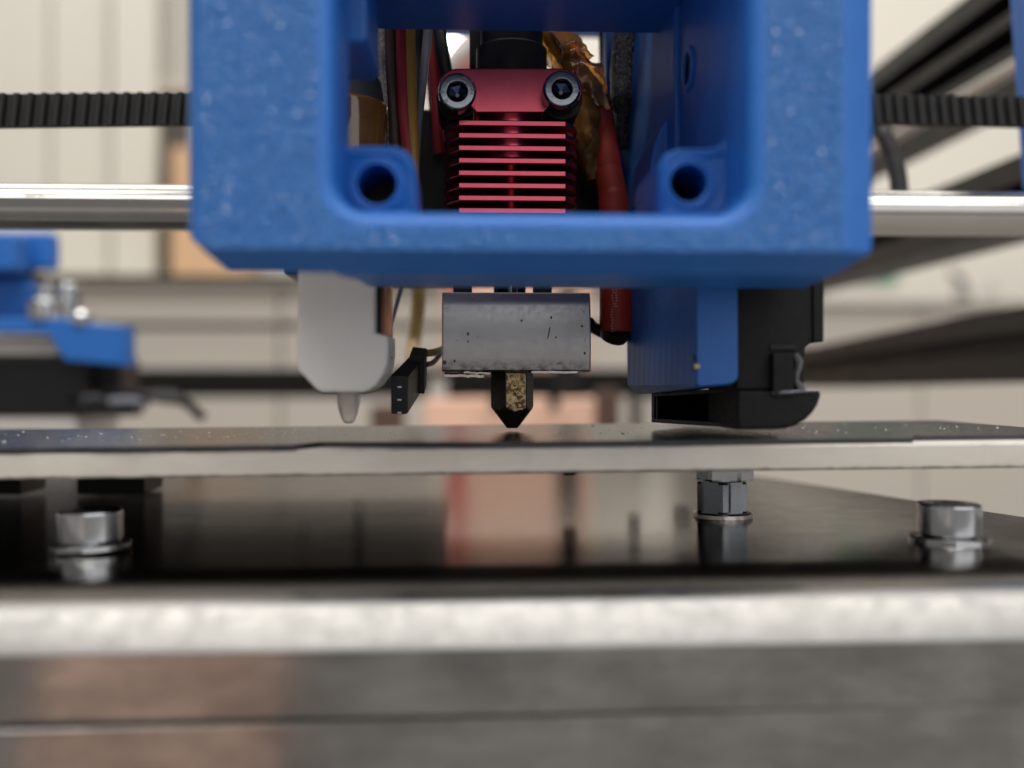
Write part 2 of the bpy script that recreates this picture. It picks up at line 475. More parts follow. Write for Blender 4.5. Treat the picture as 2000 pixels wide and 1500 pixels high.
def lowprof(Y, kt, kb):
    z = lambda f: CAMZ + 150 * (kb + (kt - kb) * f)
    return [(170, Y, z(1)), (150, Y, z(1)), (150, Y, z(.66)), (155, Y, z(.66)), (155, Y, z(.38)), (150, Y, z(.38)), (150, Y, z(0)), (170, Y, z(0))]
MB().loft([lowprof(215, .142, .004), lowprof(300, .136, .001), lowprof(430, .107, -.013), lowprof(757, .085, -.018)]).build('profile', M['rail'], lo, 20)
bk = thing('frame_rail', 'black horizontal rail across the back, below the drawers', 'rail', P(600, 776, 760), 'black slotted frame rails')
za, zb = PZ(720, 760), PZ(776, 760)
pts = [(760, za), (760, za - 6.5), (766, za - 6.5), (766, zb + 6.5), (760, zb + 6.5), (760, zb), (780, zb), (780, za)]
MB().loft([[(-330, y, z) for y, z in pts], [(170, y, z) for y, z in pts]]).build('profile', M['rail'], bk, 20)
for i, (y0, y1) in enumerate(((539, 549), (631, 643))):
    tag(MB().box((-330, 700, PZ(y1, 700)), (120, 706, PZ(y0, 700)), .6).build('thin_bar', M['rail']),
        ('thin dark bar across the back, upper of two', 'thin dark bar across the back between upper thin bar and thick back rail')[i], 'bar', 'thin bars across the back')
# ------------------------------------------------------------------ small blurred things behind the bed
def post(name, px0, px1, py, Y, mat, label, cat, bot=-110, dep=30, bev=1.5):
    a = P(px0, py, Y); b = P(px1, py, Y)
    return tag(MB().box((a.x, Y, bot), (b.x, Y + dep, a.z), bev).build(name, mat), label, cat)
post('peach_box', 828, 1168, 780, 560, M['peach'], 'long low peach box seen behind the nozzle tip', 'box', dep=30)
post('red_post', 879, 902, 485, 790, M['red_pen'], 'slim red post behind the back rail, mirrored in the support plate', 'post', dep=8)
post('peach_board', 864, 1152, 485, 806, M['peach'], 'tall peach board behind the back rail, mirrored in the support plate', 'board', dep=40)
for i, (a, b) in enumerate(((1088, 1132), (1168, 1186))):
    post('black_strut', a, b, (560, 722)[i], (640, 792)[i], M['black'], ('black strut in front of the tall peach board', 'black strut just right of the tall peach board')[i], 'strut', dep=10)
for i, (a, b, y) in enumerate(((955, 985, 797), (1065, 1100, 796))):
    t = MB().lathe([(3.2, 0), (3.2, -6), (1.2, -9)], P((a + b) / 2, 770, 550), 'z', 14).build('hanging_screw', M['black'])
    tag(t, ('black screw end hanging left of the nozzle under the back rail', 'black screw end hanging right of the nozzle under the back rail')[i], 'screw', 'screw ends under the back rail')
post('black_bracket', 1168, 1212, 760, 520, M['brown_obj'], 'dark brown bracket right of the long low peach box', 'bracket', dep=16)
post('black_post', 1232, 1244, 770, 500, M['black'], 'thin black post left of the blower outlet', 'post', dep=8)
post('brown_spool', 722, 785, 792, 540, M['brown_obj'], 'brown spool left of the black plug', 'spool', dep=30)
post('grey_block', 838, 872, 742, 640, M['grey_obj'], 'pale grey block behind the black plug', 'block', bot=-8, dep=20)

# ------------------------------------------------------------------ left motor corner, far behind the bed
YM = 330.0
mm = thing('motor_mount', 'blue printed motor mount with silver bolts at the far left', 'motor mount', P(60, 700, YM))
slab_px(-120, 452, 104, 524, YM, 7, 2).build('upper_block', M['blue'], mm)
slab_px(-120, 452, 30, 528, YM - 14, 12, 2).build('front_lug', M['blue'], mm)
slab_px(-120, 527, 66, 541, YM + 4, 20, 1).build('spacer', M['black'], mm)
slab_px(-120, 541, 62, 622, YM, 7, 2).build('lower_block', M['blue'], mm)
bt = MB(); bt.lathe([(5.2, 0), (5.2, 5), (4.6, 6), (2.2, 6), (2.2, 10.5), (1.8, 11)], P(88, 624, YM - 6), 'z', 20)
bt.build('bolt', M['chrome'], mm)
MB().lathe([(4.0, 0), (4.0, 12), (3.4, 13)], P(133, 634, YM + 6), 'z', 18).build('bolt', M['chrome'], mm)
MB().lathe([(3.2, 0), (3.2, 3), (1.5, 4.2)], P(160, 634, YM - 8), 'z', 18).build('bolt', M['chrome'], mm)
pl = poly_px([(-120, 624), (150, 624), (200, 634), (268, 640), (268, 716), (150, 706), (118, 655), (-120, 650)], YM)
MB().prism(pl, YM - 10, YM - 2, 1.0).build('bracket', M['blue'], mm)
mo = thing('stepper_motor', 'black square stepper motor below the blue motor mount', 'motor', P(60, 815, YM))
slab_px(-160, 656, 122, 694, YM - 4, 40, 1.5).build('end_cap', M['grey_obj'], mo)
slab_px(-160, 694, 165, 812, YM - 4, 42, 1.5).build('body', M['black'], mo)
slab_px(-160, 812, 150, 870, YM - 3, 40, 1.5).build('base_cap', M['grey_obj'], mo)
slab_px(140, 694, 235, 765, YM + 6, 20, 1.5).build('connector_block', M['black'], mo)
cn = thing('motor_plug', 'black plug with cables right of the stepper motor', 'plug', P(210, 815, YM - 6))
slab_px(163, 778, 262, 813, YM - 8, 10, 1).build('housing', M['black'], cn)
slab_px(126, 772, 215, 792, YM - 4, 8, 1).build('latch', M['socket'], cn)
MB().tube(smooth_path([P(200, 770, YM - 2), P(250, 768, YM - 6), P(310, 778, YM - 8), P(360, 786, YM - 6), P(396, 815, YM)]), 1.5, 8).build('cable', M['black'], cn)
MB().tube(smooth_path([P(225, 790, YM), P(270, 776, YM + 2), P(330, 770, YM + 4), P(370, 790, YM + 4), P(388, 812, YM + 6)]), 1.5, 8).build('cable', M['black'], cn)
MB().tube(smooth_path([P(215, 784, YM - 8), P(262, 783, YM - 8), P(290, 788, YM - 6)]), 1.4, 8).build('cable', M['wire_grey'], cn)

# ================================================================== BUILD PLATE
TILT = Matrix.Rotation(R(-.45), 4, 'Y')
def tilt(o): o.rotation_euler = (0, R(-.45), 0)
bp = thing('build_plate', 'flat build plate with black top and pale cut edge under the nozzle', 'build plate', (8, 147, 0))
YB0, YB1, XB0, XB1 = 117.5, 168.0, -118.0, 78.6
m = MB(); rings = []
nseg = 260
wob = 0.0
for i in range(nseg + 1):
    x = XB0 + (XB1 - XB0) * i / nseg
    wob = wob * .7 + random.uniform(-.06, .06)
    jb, jt = random.uniform(-.07, .07) + wob * .4, random.uniform(-.06, .06) + wob * .5
    rings.append([(x, YB0 + .30, -3.55 + jb * .5), (x, YB0 + abs(jb) * .5, -3.25 + jb), (x, YB0 + wob * .2, -2.1), (x, YB0 + abs(jt) * .6, -.88 + jt), (x, YB0 + .28, -.62), (x, YB1, -.62), (x, YB1, -3.55)])
m.loft(rings).build('aluminium_slab', M['bedmetal'], bp, 50)
MB().box((XB0 + 6, YB0 + 5, -4.05), (XB1, YB1 + 1, -3.63), .1).build('heater_mat', M['under'], bp)
MB().box((XB0 + 6, YB1 + 1.01, -4.05), (-4, 226, -3.63), .1).build('dark_mirror_tab', M['under'], bp)  # hidden dark strip, added so the support plate mirrors dark on the left
xa, xb, xc = PX(612, YB0), PX(935, YB0), PX(1818, YB0)
edge = [(XB0, YB0 - .12)]
n = 90
for i in range(n + 1):
    x = XB0 + (XB1 - XB0) * i / n
    y = YB0 - .12
    if xa <= x <= xb: y = YB0 + 5.0 - 3.8 * (x - xa) / (xb - xa)
    elif xb < x < xc: y = YB0 + .9
    elif x >= xc: y = YB0 + 5.5
    edge.append((x, y + random.uniform(-.12, .12)))
edge += [(XB1, YB1), (XB0, YB1)]
m = MB()
m.loft([[(x, y, -.616) for x, y in edge], [(x, y, -.05) for x, y in edge], [(x, y + (.05 if y < 150 else -.05), 0) for x, y in edge]])
m.build('build_surface', M['bed_top'], bp, 20)
m = MB()
for i in range(520):     # dust and plastic crumbs on the surface
    x = random.uniform(-95, 76); y = random.choice((random.gauss(140, 8), random.uniform(120, 166)))
    if not 124 < y < 167: continue
    r = random.choice((.05, .07, .09, .12, .2)) * random.uniform(.6, 1.2)
    if -10 < x < 20 and abs(y - 145) < 6: r *= .4
    vs = [m.bm.verts.new((x + r * random.uniform(.5, 1.6) * math.cos(a), y + r * math.sin(a), -.01)) for a in (0, 1.5, 3, 4.6)]
    tv = m.bm.verts.new((x, y, r * random.uniform(.4, .9)))
    for k in range(4): m.face((vs[k], vs[(k + 1) % 4], tv))
cr = m.build('crumbs', plain('dusty_crumbs', (.42, .40, .37), .35, var=.5, nscale=2), bp, 0); cr['kind'] = 'stuff'
tilt(bp)
# ------------------------------------------------------------------ support plate with folded edge
ZP = -12.45
sp = thing('support_plate', 'dark shiny metal support plate with bright folded front edge', 'plate', (0, 150, ZP - 6))
outline = [(-140, 98.4), (92.0, 98.4), (75.4, 149), (53.9, 223), (44, 260), (-140, 260)]
bend = [(98.4, -1.15), (99.6, -.88), (101.0, -.61), (102.6, -.36), (104.5, -.15), (106.5, -.03), (108.5, 0)]
m = MB()
edge_l, edge_r = (-140, 260), [(75.4, 149), (53.9, 223), (44, 260)]
xr = lambda y: 92.0 + (75.4 - 92.0) * (y - 98.4) / (149 - 98.4)
rows = [[(-140, 98.4, ZP - 3), (92.0, 98.4, ZP - 3)]] + [[(-140, y, ZP + h), (xr(y), y, ZP + h)] for y, h in bend] + [[(-140, y, ZP), (x, y, ZP)] for x, y in edge_r] + [[(-140, 260, ZP - 3), (44, 260, ZP - 3)]]
vrow = [[m.bm.verts.new(v) for v in r_] for r_ in rows]
for a_, b_ in zip(vrow, vrow[1:]): m.face((a_[0], a_[1], b_[1], b_[0]))
er = [vrow[0][1]] + [v[1] for v in vrow[1:]]
lowers = [m.bm.verts.new((v.co.x, v.co.y, ZP - 3)) for v in er[1:-1]]
up_v = er[1:-1]
for k in range(len(up_v) - 1): m.face((up_v[k], lowers[k], lowers[k + 1], up_v[k + 1]))
m.build('top_sheet', M['plate'], sp, 20)
m = MB()
prof = [(98.4, ZP - 1.16), (97.7, ZP - 1.33), (97.2, ZP - 1.52), (96.75, ZP - 1.9), (96.2, ZP - 2.48), (95.6, ZP - 3.2), (95.1, ZP - 3.95), (94.75, ZP - 4.6), (94.55, ZP - 5.0), (94.45, ZP - 5.3), (97.2, ZP - 5.5), (98.4, ZP - 3)]
m.loft([[(-140, y, z) for y, z in prof], [(92, y, z) for y, z in prof]])
m.build('folded_lip', None, sp, 40, mats=[M['lip']])
prof = [(94.42, ZP - 5.31), (94.4, ZP - 11.0), (94.6, ZP - 11.4), (97.2, ZP - 11.4), (97.2, ZP - 5.61)]
MB().loft([[(-140, y, z) for y, z in prof], [(92, y, z) for y, z in prof]]).build('lip_face', M['bar'], sp, 30)
sp.rotation_euler = (0, R(-.3), 0)
fb = thing('frame_bar', 'blurred brushed metal bar below the folded lip of the plate', 'bar', (0, 96, -45))
m = MB(); prof = [(94.7, ZP - 11.8), (95.2, ZP - 11.3), (110, ZP - 11.3), (110, -46), (94.7, -46)]
m.loft([[(-140, y, z) for y, z in prof], [(92, y, z) for y, z in prof]]); m.build('bar_face', M['bar'], fb, 20)
fb.rotation_euler = (0, R(-.7), 0)
tag(MB().box((-142, -175, -150), (-63, -150, -52), 2, rot=Matrix.Rotation(R(27), 3, 'X')).build('pink_stand_in', M['pink']), 'unseen pink stand-in added in front for its reflection in the metal bar', 'box')  # stand-in added out of view to give the bar its pink reflection

def cap_bolt(label, px, py_base, Y, rh, hh, rw, lean):
    z = ZP + .02
    t = thing('socket_bolt', label, 'bolt', (PX(px, Y), Y, z), 'socket head bolts in the support plate')
    c = Vector((PX(px, Y), Y, z))
    MB().lathe([(2.3, 0), (rw - .12, 0), (rw, .12), (rw, .62), (rw - .15, .75), (2.3, .75)], c, 'z', 40).build('washer', M['chrome'], t)
    m = MB()
    n = 48
    prof = [(2.2, .76), (rh - .5, .76), (rh - .25, .95), (rh, 1.15), (rh, hh - .45), (rh - .12, hh - .15), (rh - .42, hh), (1.95, hh)]
    rings = []
    for r_, h_ in prof:
        knurl = .02 if 1.1 < h_ < hh - .4 else 0
        rings.append([c + Vector(((r_ - knurl * (k % 2)) * math.cos(2 * math.pi * k / 120), (r_ - knurl * (k % 2)) * math.sin(2 * math.pi * k / 120), h_)) for k in range(120)])
    m.loft(rings).build('head', M['bolt'], t, 33)
    m = MB(); hexr = [[c + Vector((1.95 * math.cos(R(60 * k + 10)), 1.95 * math.sin(R(60 * k + 10)), h)) for k in range(6)] for h in (hh + .01, hh + .004)]
    m.loft(hexr).build('hex_socket', M['socket'], t)
    t.rotation_euler = (0, R(lean), 0)
    return t
cap_bolt('silver socket bolt on the left of the support plate, in front of the black block', 178, 1072, 121, 3.62, 4.55, 4.45, -1.2)
cap_bolt('silver socket bolt near the right corner of the support plate', 1853, 1064, 121.5, 3.72, 4.75, 4.7, .6)
ln = thing('levelling_standoff', 'stack of two hex nuts and washer between plate and bed', 'standoff', (PX(1411, 144.5), 144.5, ZP))
def hex_nut(c, z0, z1, r, ph, name, mat):
    m = MB(); rings = []
    for (f, z) in ((.90, z0), (1.0, z0 + .28), (1.0, z1 - .28), (.90, z1)):
        ring = []
        for k in range(36):
            a = R(10 * k); h = r * math.cos(R(30)) / math.cos(((a - R(ph)) % R(60)) - R(30))
            rr = min(h, r * (.935 if f < 1 else 1.02))
            ring.append(c + Vector((rr * math.cos(a), rr * math.sin(a), z)))
        rings.append(ring)
    return m.loft(rings).build(name, mat, ln, 18)
c0 = Vector((PX(1411, 144.5), 144.5, 0))
c1 = Vector((PX(1408, 144.5), 144.5, 0))
MB().lathe([(1.5, 0), (4.0, 0), (4.25, .2), (4.2, .75), (3.9, .95), (1.5, .95)], c0 + Vector((0, 0, ZP + .01)), 'z', 40).build('washer', M['foil'], ln)
hex_nut(c1, ZP + .97, ZP + 5.35, 4.03, 262, 'lower_nut', M['dark_zinc'])
hex_nut(c0 + Vector((.35, 0, 0)), ZP + 5.5, -4.08, 4.2, 285, 'upper_nut', M['chrome'])
MB().lathe([(1.9, 0), (1.9, 7.5)], c0 + Vector((0, 0, ZP + .5)), 'z', 20).build('threaded_stud', M['dark_zinc'], ln)
# black blocks between plate and bed, and short screws under the bed
def under_block(px0, px1, Y, dep, label):
    a, b = PX(px0, Y), PX(px1, Y)
    return tag(MB().box((a, Y, ZP + .02), (b, Y + dep, -1.6), .3).build('spacer_block', M['black']), label, 'spacer', 'black spacer blocks under the bed')
under_block(149, 282, 180, 11, 'black spacer block behind the left socket bolt under the bed')
under_block(-90, 40, 180, 11, 'black spacer block cut by the left edge under the bed')
for i, (px, Y, r) in enumerate(((592, 178, 1.5), (700, 205, 1.3), (1112, 160, 1.15), (1330, 186, 1.6), (1238, 176, 1.1))):
    tag(MB().lathe([(r, -4.06), (r, -7.2), (r * .8, -7.6)], (PX(px, Y), Y, 0), 'z', 16).build('screw_end', M['black']),
        ('black screw end under the bed below the white probe', 'short black screw end under the bed below the black plug', 'black screw end under the bed right of the nozzle',
         'black screw end under the bed left of the hex nuts', 'thin black screw end under the bed below the blower outlet')[i], 'screw', 'screw ends under the bed')

# ================================================================== PRINT CARRIAGE
YF = 96.0
cg = thing('print_carriage', 'blue printed carriage with textured front frame around the red heatsink', 'carriage', (P(1030, 555, 110).x, 110, P(1030, 555, 110).z))
TOP = 66.0
def outer_ring(Y, xl, xr, yb, cl, cr, rl):
    """px outline at its own depth: left, right, bottom, corner cuts"""
    zt = TOP
    pts = []
    L = PX(xl, Y); Rr = PX(xr, Y); B = PZ(yb, Y)
    (clx, cly), (crx, cry) = cl, cr
    pts = [(L, zt), (Rr, zt), (Rr, PZ(cry, Y)), (PX(crx, Y), B), (PX(clx, Y), B), (L, PZ(cly, Y))]
    return pts
rA = outer_ring(96.0, 388, 1648, 488, (408, 476), (1640, 480), 0)
rA2 = outer_ring(96.35, 378, 1672, 490, (404, 472), (1662, 478), 0)
rB = outer_ring(97.4, 369, 1702, 494, (398, 452), (1694, 482), 0)
rC = outer_ring(101.5, 372, 1690, 534, (446, 468), (1632, 492), 0)
rD = outer_ring(104.0, 380, 1685, 531, (450, 470), (1622, 498), 0)
# opening
xi0, xi1 = PX(652, YF), PX(1463, YF); zi0 = PZ(413, YF); zi1 = zi0 + 34.8
def inner_ring(grow, r=2.9, n=8):
    x0, x1, z0, z1 = xi0 - grow, xi1 + grow, zi0 - grow, zi1 + grow
    rr = r + grow
    pts = []
    for (cx, cz, a0) in ((x1 - rr, z0 + rr, 270), (x1 - rr, z1 - rr, 0), (x0 + rr, z1 - rr, 90), (x0 + rr, z0 + rr, 180)):
        for i in range(n + 1):
            a = R(a0 + 90 * i / n); pts.append((cx + rr * math.cos(a), cz + rr * math.sin(a)))
    return pts
FIL = 1.5
m = MB()
ov = [m.bm.verts.new((x, YF, z)) for x, z in rA]
ig = inner_ring(FIL)
iv = [m.bm.verts.new((x, YF, z)) for x, z in ig]
es = [m.bm.edges.new((ov[i], ov[(i + 1) % len(ov)])) for i in range(len(ov))] + [m.bm.edges.new((iv[i], iv[(i + 1) % len(iv)])) for i in range(len(iv))]
bmesh.ops.triangle_fill(m.bm, use_beauty=True, edges=es, use_dissolve=False)
m.build('front_face', M['blue_face'], cg, 0)
m = MB()
m.loft([[(x, Y, z) for x, z in r] for Y, r in ((96.0, rA), (96.35, rA2), (97.4, rB), (101.5, rC), (104.0, rD))], caps=False)
m.build('outer_rim', M['blue'], cg, 30)
m = MB(); rings = []
for k in range(7):
    a = R(90 * k / 6); g = FIL * (1 - math.sin(a)); Y = YF + FIL * (1 - math.cos(a))
    rings.append([(x, Y, z) for x, z in inner_ring(g)])
rings.append([(x, 108.0, z) for x, z in inner_ring(0)])
m.loft(rings, caps=False).build('inner_rim', M['blue'], cg, 40)
# lower shelf behind the frame
Zs = PZ(535, 102)
xs0, xs1, xs2 = PX(652, 112), PX(690, 112), PX(1560, 112)
yl = 117.9
m = MB()
b0 = [(PX(655, 104), 103.9), (PX(672, 107), 107), (PX(700, 110.5), 110.5), (PX(722, yl), yl), (PX(1500, yl), yl), (PX(1570, yl), yl), (PX(1622, 104), 103.9)]
m.loft([[(x, y, Zs + .15) for x, y in b0], [(x, y, zi0 - .02) for x, y in b0]]).build('lower_shelf', M['blue'], cg, 30)
# side walls, ceiling, back block, bosses
XL, XR = PX(372, 104) + .6, PX(1690, 104) - .6
YW0, YW1 = 104.0, 160.0
m = MB().box((XL, YW0, 24.5), (XL + 5, 150, TOP), .4); m.build('side_wall', M['blue'], cg)
# right wall with the side hole, drawn in YZ
hy, hz = 122.5, PZ(135, 122.5, 1347)
m = MB()
bmx = m.bm
outer = [(108.0, 24.5), (124.5, 24.5), (127.5, 34), (127.5, TOP), (108.0, TOP)]
hole = circle((hy, hz), 2.0, 24)
lo_, es = [], []
for lpp in (outer, hole):
    vs = [bmx.verts.new((xi1 + .02, y, z)) for y, z in lpp]; lo_.append(vs)
    for i in range(len(vs)): es.append(bmx.edges.new((vs[i], vs[(i + 1) % len(vs)])))
bmesh.ops.triangle_fill(bmx, use_beauty=True, edges=es, use_dissolve=False)
for lpp, vs in zip((outer, hole), lo_):
    bkv = [bmx.verts.new((xi1 + 4.5, y, z)) for y, z in lpp]
    for i in range(len(vs)):
        j = (i + 1) % len(vs); m.face((vs[i], vs[j], bkv[j], bkv[i]))
m.build('side_wall', M['blue'], cg, 30)
MB().lathe([(2.75, 0), (2.75, -.35), (2.05, -.35), (2.05, 0)], (xi1 + .02, hy, hz), 'x', 28).build('hole_rim', M['blue'], cg)
MB().box((xi1 + 4.52, 104.0, 24.5), (XR, 150, TOP), .4).build('side_wall', M['blue'], cg)
# inner panel behind the right wall, leaning in
q0 = [(xi1 - .6, 128.0, 22.5), (xi1 - .6, 128.0, TOP), (xi1 - .6 + 4, 128, TOP), (xi1 - .6 + 4, 128, 22.5)]
q1 = [(xi1 - 4.2, 158.0, 22.5), (xi1 - 1.6, 158.0, TOP), (xi1 + 3, 158, TOP), (xi1 + 3, 158, 22.5)]
MB().hexa(q0, q1, .3).build('inner_panel', M['blue'], cg)
cp = [(P(1228, 415, 146).x, P(1228, 415, 146).z)] + [(P(x, y, 146).x, P(x, y, 146).z) for x, y in ((1240, 330), (1256, 290), (1284, 262), (1318, 246), (1335, 225), (1360, 215), (1370, 415))]
MB().prism(cp, 132, 158, .5).build('inner_gusset', M['blue'], cg)
MB().box((xi0 - 2, 108.0, PZ(62, 138)), (xi1 + .0, 138.0, TOP), .4).build('top_panel', M['blue'], cg)
zt = PZ(224, 166)
MB().box((XL, 138.02, 76), (XR, 205, 80), .5).build('light_block_cover', M['blue'], cg)  # unseen cover, added to keep overhead light out of the carriage
MB().box((XL, 150.02, 26), (XL + 5, 186, 80), .5).build('side_wall', M['blue'], cg)
MB().box((XR - 5, 150.02, 26), (XR, 186, 80), .5).build('side_wall', M['blue'], cg)
MB().box((PX(560, 166), 163, 24.0), (PX(884, 163), 186, zt), .5).build('back_block', M['black'], cg)
MB().box((PX(884, 163) + .03, 164, 26.0), (PX(1320, 163), 186, zt - 4), .5).build('back_block', M['black'], cg)
MB().box((PX(1186, 163), 164.5, zt - 3.9), (XR - 5.1, 170, 75.9), .2).build('light_block_panel', M['blue'], cg)  # hidden panel, added to stop light coming in from behind
MB().box((XL + 5.1, 164.5, zt + .1), (PX(738, 163), 170, 75.9), .2).build('light_block_panel', M['blue'], cg)  # left one of the two added light-blocking panels
tb = poly_px([(640, -60), (724, -60), (724, 96), (715, 106), (640, 106)], 116)
MB().prism(tb, 112, 126, .5).build('side_lug', M['blue'], cg)
def boss(pts, hc, hr, Y0, Y1):
    outer = poly_px(pts, Y0)
    h = circle(hc, hr, 36)
    ins = inset(outer, .45)
    m = MB()
    m.sheet_with_holes(ins, [h], Y0, Y0 + .01)
    # bore and outside wall
    m.loft([[(x, Y0, z) for x, z in h], [(x, Y1, z) for x, z in h]], caps=False)
    m.loft([[(x, Y0, z) for x, z in ins], [(x + (x2 - x) * .7, Y0 + .13, z + (z2 - z) * .7) for (x, z), (x2, z2) in zip(ins, outer)], [(x, Y0 + .45, z) for x, z in outer], [(x, Y1, z) for x, z in outer]], caps=False)
    b = m.build('screw_boss', M['blue_boss'], cg, 30)
    m = MB()   # perimeter beads round the hole
    for (r, d) in ((hr + .22, .19), (hr + .62, .17)):
        m.tube([(hc[0] + r * math.cos(R(a)), Y0 - .02, hc[1] + r * math.sin(R(a))) for a in range(0, 361, 9)], d, 8, caps=False)
    m.build('hole_bead', M['blue'], b, 60)
    # beads along the outer perimeter
    m = MB()
    for d in (.35, .75):
        lpp = inset(outer, d); lpp.append(lpp[0])
        m.tube([(x, Y0 - .02, z) for x, z in lpp], .18, 8, caps=False)
    m.build('edge_bead', M['blue'], b, 60)
    MB().lathe([(hr - .03, Y1 - 1.2), (hr - .03, Y1 - .2)], (hc[0], 0, hc[1]), 'y', 24).build('bore_floor', M['black'], b)
c = P(736, 360, 105)
boss([(640, 430), (640, 235)] + [(652, 262), (662, 276), (680, 284)] + [(765, 284)] + arc_pts(765, 332, 47, 47, 85, 0, 6) + [(818, 430)], (c.x, c.z), 2.05, 105, 117)
c = P(1345, 358, 105)
boss([(1478, 430), (1284, 430), (1284, 330)] + arc_pts(1330, 336, 46, 47, 170, 92, 6) + [(1385, 289), (1402, 284), (1412, 274), (1420, 258), (1424, 240), (1478, 225)], (c.x, c.z), 1.95, 105, 119)
# speckle of the textured sheet: small glossy grains on the front face
m = MB(); cnt = 0
fx0, fx1, fz0 = PX(392, YF), PX(1640, YF), PZ(484, YF)
while cnt < 5200:
    x = random.uniform(fx0, fx1); z = random.uniform(fz0 + .2, zi1 + 2)
    if xi0 - FIL - .2 < x < xi1 + FIL + .2 and zi0 - FIL - .2 < z: continue
    if x < PX(415, YF) and z < PZ(468, YF): continue
    r = random.choice((.04, .05, .06, .06, .07, .08, .09, .13))
    tx, tz = random.gauss(0, .2), random.gauss(.0, .3)      # each grain faces its own way
    va = [m.bm.verts.new((x + r * ca, YF - .06 + r * (tx * ca + tz * sa) , z + r * sa)) for ca, sa in [(math.cos(R(60 * k)), math.sin(R(60 * k))) for k in range(6)]]
    vb = [m.bm.verts.new((v.co.x, YF + .12, v.co.z)) for v in va]
    m.face(va)
    for k in range(6):
        j = (k + 1) % 6
        m.face((va[k], va[j], vb[j], vb[k]))
    cnt += 1
t = NT('glossy_blue_grain'); t.set(Base_Color=(.014, .15, .51), Roughness=.09, IOR=2.0)
g = m.build('texture_grains', t.m, cg, 0); g['kind'] = 'stuff'

# ================================================================== HOT END
he = thing('hot_end', 'red finned heatsink with silver heater block and dark brass nozzle', 'hot end', P(1000, 838, 145))
YH = 141.0
hcx = PX(997, 147.4); hcy = 147.4; HR = 9.6
def fin_outline(r, flat):
    pts = []
    a0 = math.acos(flat / r)
    for k in range(25):
        a = -math.pi / 2 + a0 + (2 * math.pi - 2 * a0) * k / 24
        pts.append((hcx + r * math.cos(a), hcy + r * math.sin(a)))
    return pts
pitch = (411 - 240) / 7
fo = fin_outline(HR, 6.2); fi = inset(fo, .14)
fin0 = None
for i in range(12):
    pyc = 240 + i * pitch
    zc = PZ(pyc, YH)
    if fin0 is None:
        z0 = zc
        m = MB()
        h = .42
        m.loft([[(x, y, zc - h) for x, y in fi], [(x, y, zc - h + .14) for x, y in fo], [(x, y, zc + h - .14) for x, y in fo], [(x, y, zc + h) for x, y in fi]])
        fin0 = m.build('fin', M['red'], he, 30)
    else:
        f = fin0.copy(); COL.objects.link(f); f.parent = he; f.location = (0, 0, zc - z0)
zt0 = PZ(219, YH)
MB().lathe([(1.6, PZ(500, YH)), (1.6, zt0)], (hcx, hcy, 0), 'z', 32).build('core', M['red'], he)
MB().lathe([(4.6, PZ(300, YH)), (4.6, PZ(255, YH) ), (4.6, zt0)], (hcx, hcy, 0), 'z', 32).build('core_collar', M['red'], he)
# clamp plate with two screw lobes
lob = [(935, 219)] + [(1058, 219)]
cl = [(930, 220), (1062, 220), (1066, 214)] + arc_pts(1098, 176, 40, 42, -60, 88, 9) + [(1094, 134), (1060, 133), (937, 133), (900, 134)] + arc_pts(892, 176, 38, 42, 92, 240, 9) + [(926, 214)]
MB().prism(poly_px(cl, YH), YH - .2, YH + 12, .25).build('clamp_plate', M['red'], he, 30)
for (cx, cy, r) in ((892, 178, 40), (1098, 175, 41)):
    q = P(cx, cy + 8, YH)
    MB().lathe([(r * YH / F, 0), (r * YH / F, 10)], (q.x, YH + .6, PZ(cy + 14, YH)), 'y', 28).build('screw_lobe', M['black'], he)
def head_screw(px, py, rot, marks):
    c = P(px, py, 137.4); r = 2.58
    m = MB()
    prof = [(1.38, 0.06), (1.5, -.02), (2.18, -.02), (2.38, .07), (2.52, .26), (2.58, .55), (2.58, 3.1)]
    m.lathe(prof, c, 'y', 40, caps=False)
    s_ = m.build('screw', M['dark_zinc'], he, 60)
    m = MB()
    hx = lambda rr, h: [c + Vector((rr * math.cos(R(60 * k + rot)), h, rr * math.sin(R(60 * k + rot)))) for k in range(6)]
    m.loft([hx(1.47, -.03), hx(1.32, .1), hx(1.27, 1.5), hx(.3, 1.9)], caps=False)
    m.face([m.bm.verts.new(q) for q in hx(.3, 1.9)])
    m.build('hex_socket', M['socket'], s_, 20)
    for (txt, amid, step) in marks:
        n = len(txt)
        for i, ch in enumerate(txt):
            a = amid - (i - (n - 1) / 2) * step
            fc = bpy.data.curves.new('letter', 'FONT'); fc.body = ch; fc.size = .95; fc.extrude = .05; fc.align_x = 'CENTER'; fc.align_y = 'CENTER'
            fc.materials.append(M['socket'])
            tmp = bpy.data.objects.new('letter', fc); lm = bpy.data.meshes.new_from_object(tmp); bpy.data.objects.remove(tmp)
            lo2 = bpy.data.objects.new('letter', lm); COL.objects.link(lo2); lo2.parent = s_
            rr = 2.0
            lo2.location = c + Vector((rr * math.cos(R(a)), -.05, rr * math.sin(R(a)))) - Vector(he.location)
            lo2.rotation_euler = (R(90), -R(a - 90), 0)
head_screw(893, 178, 12, (('8.8', 203, 19), ('DTWN', 28, 20)))
head_screw(1098, 173, 0, (('8', 352, 16),))
# black coupler above
MB().lathe([(5.1, PZ(135, YH) - .6), (5.1, PZ(72, YH)), (4.5, PZ(66, YH)), (4.5, PZ(0, YH))], (PX(999, 147), 147, 0), 'z', 32).build('tube_coupler', M['black'], he)
slab_px(917, -20, 948, 133, 150, 3, .3).build('coupler_clip', M['black_soft'], he)
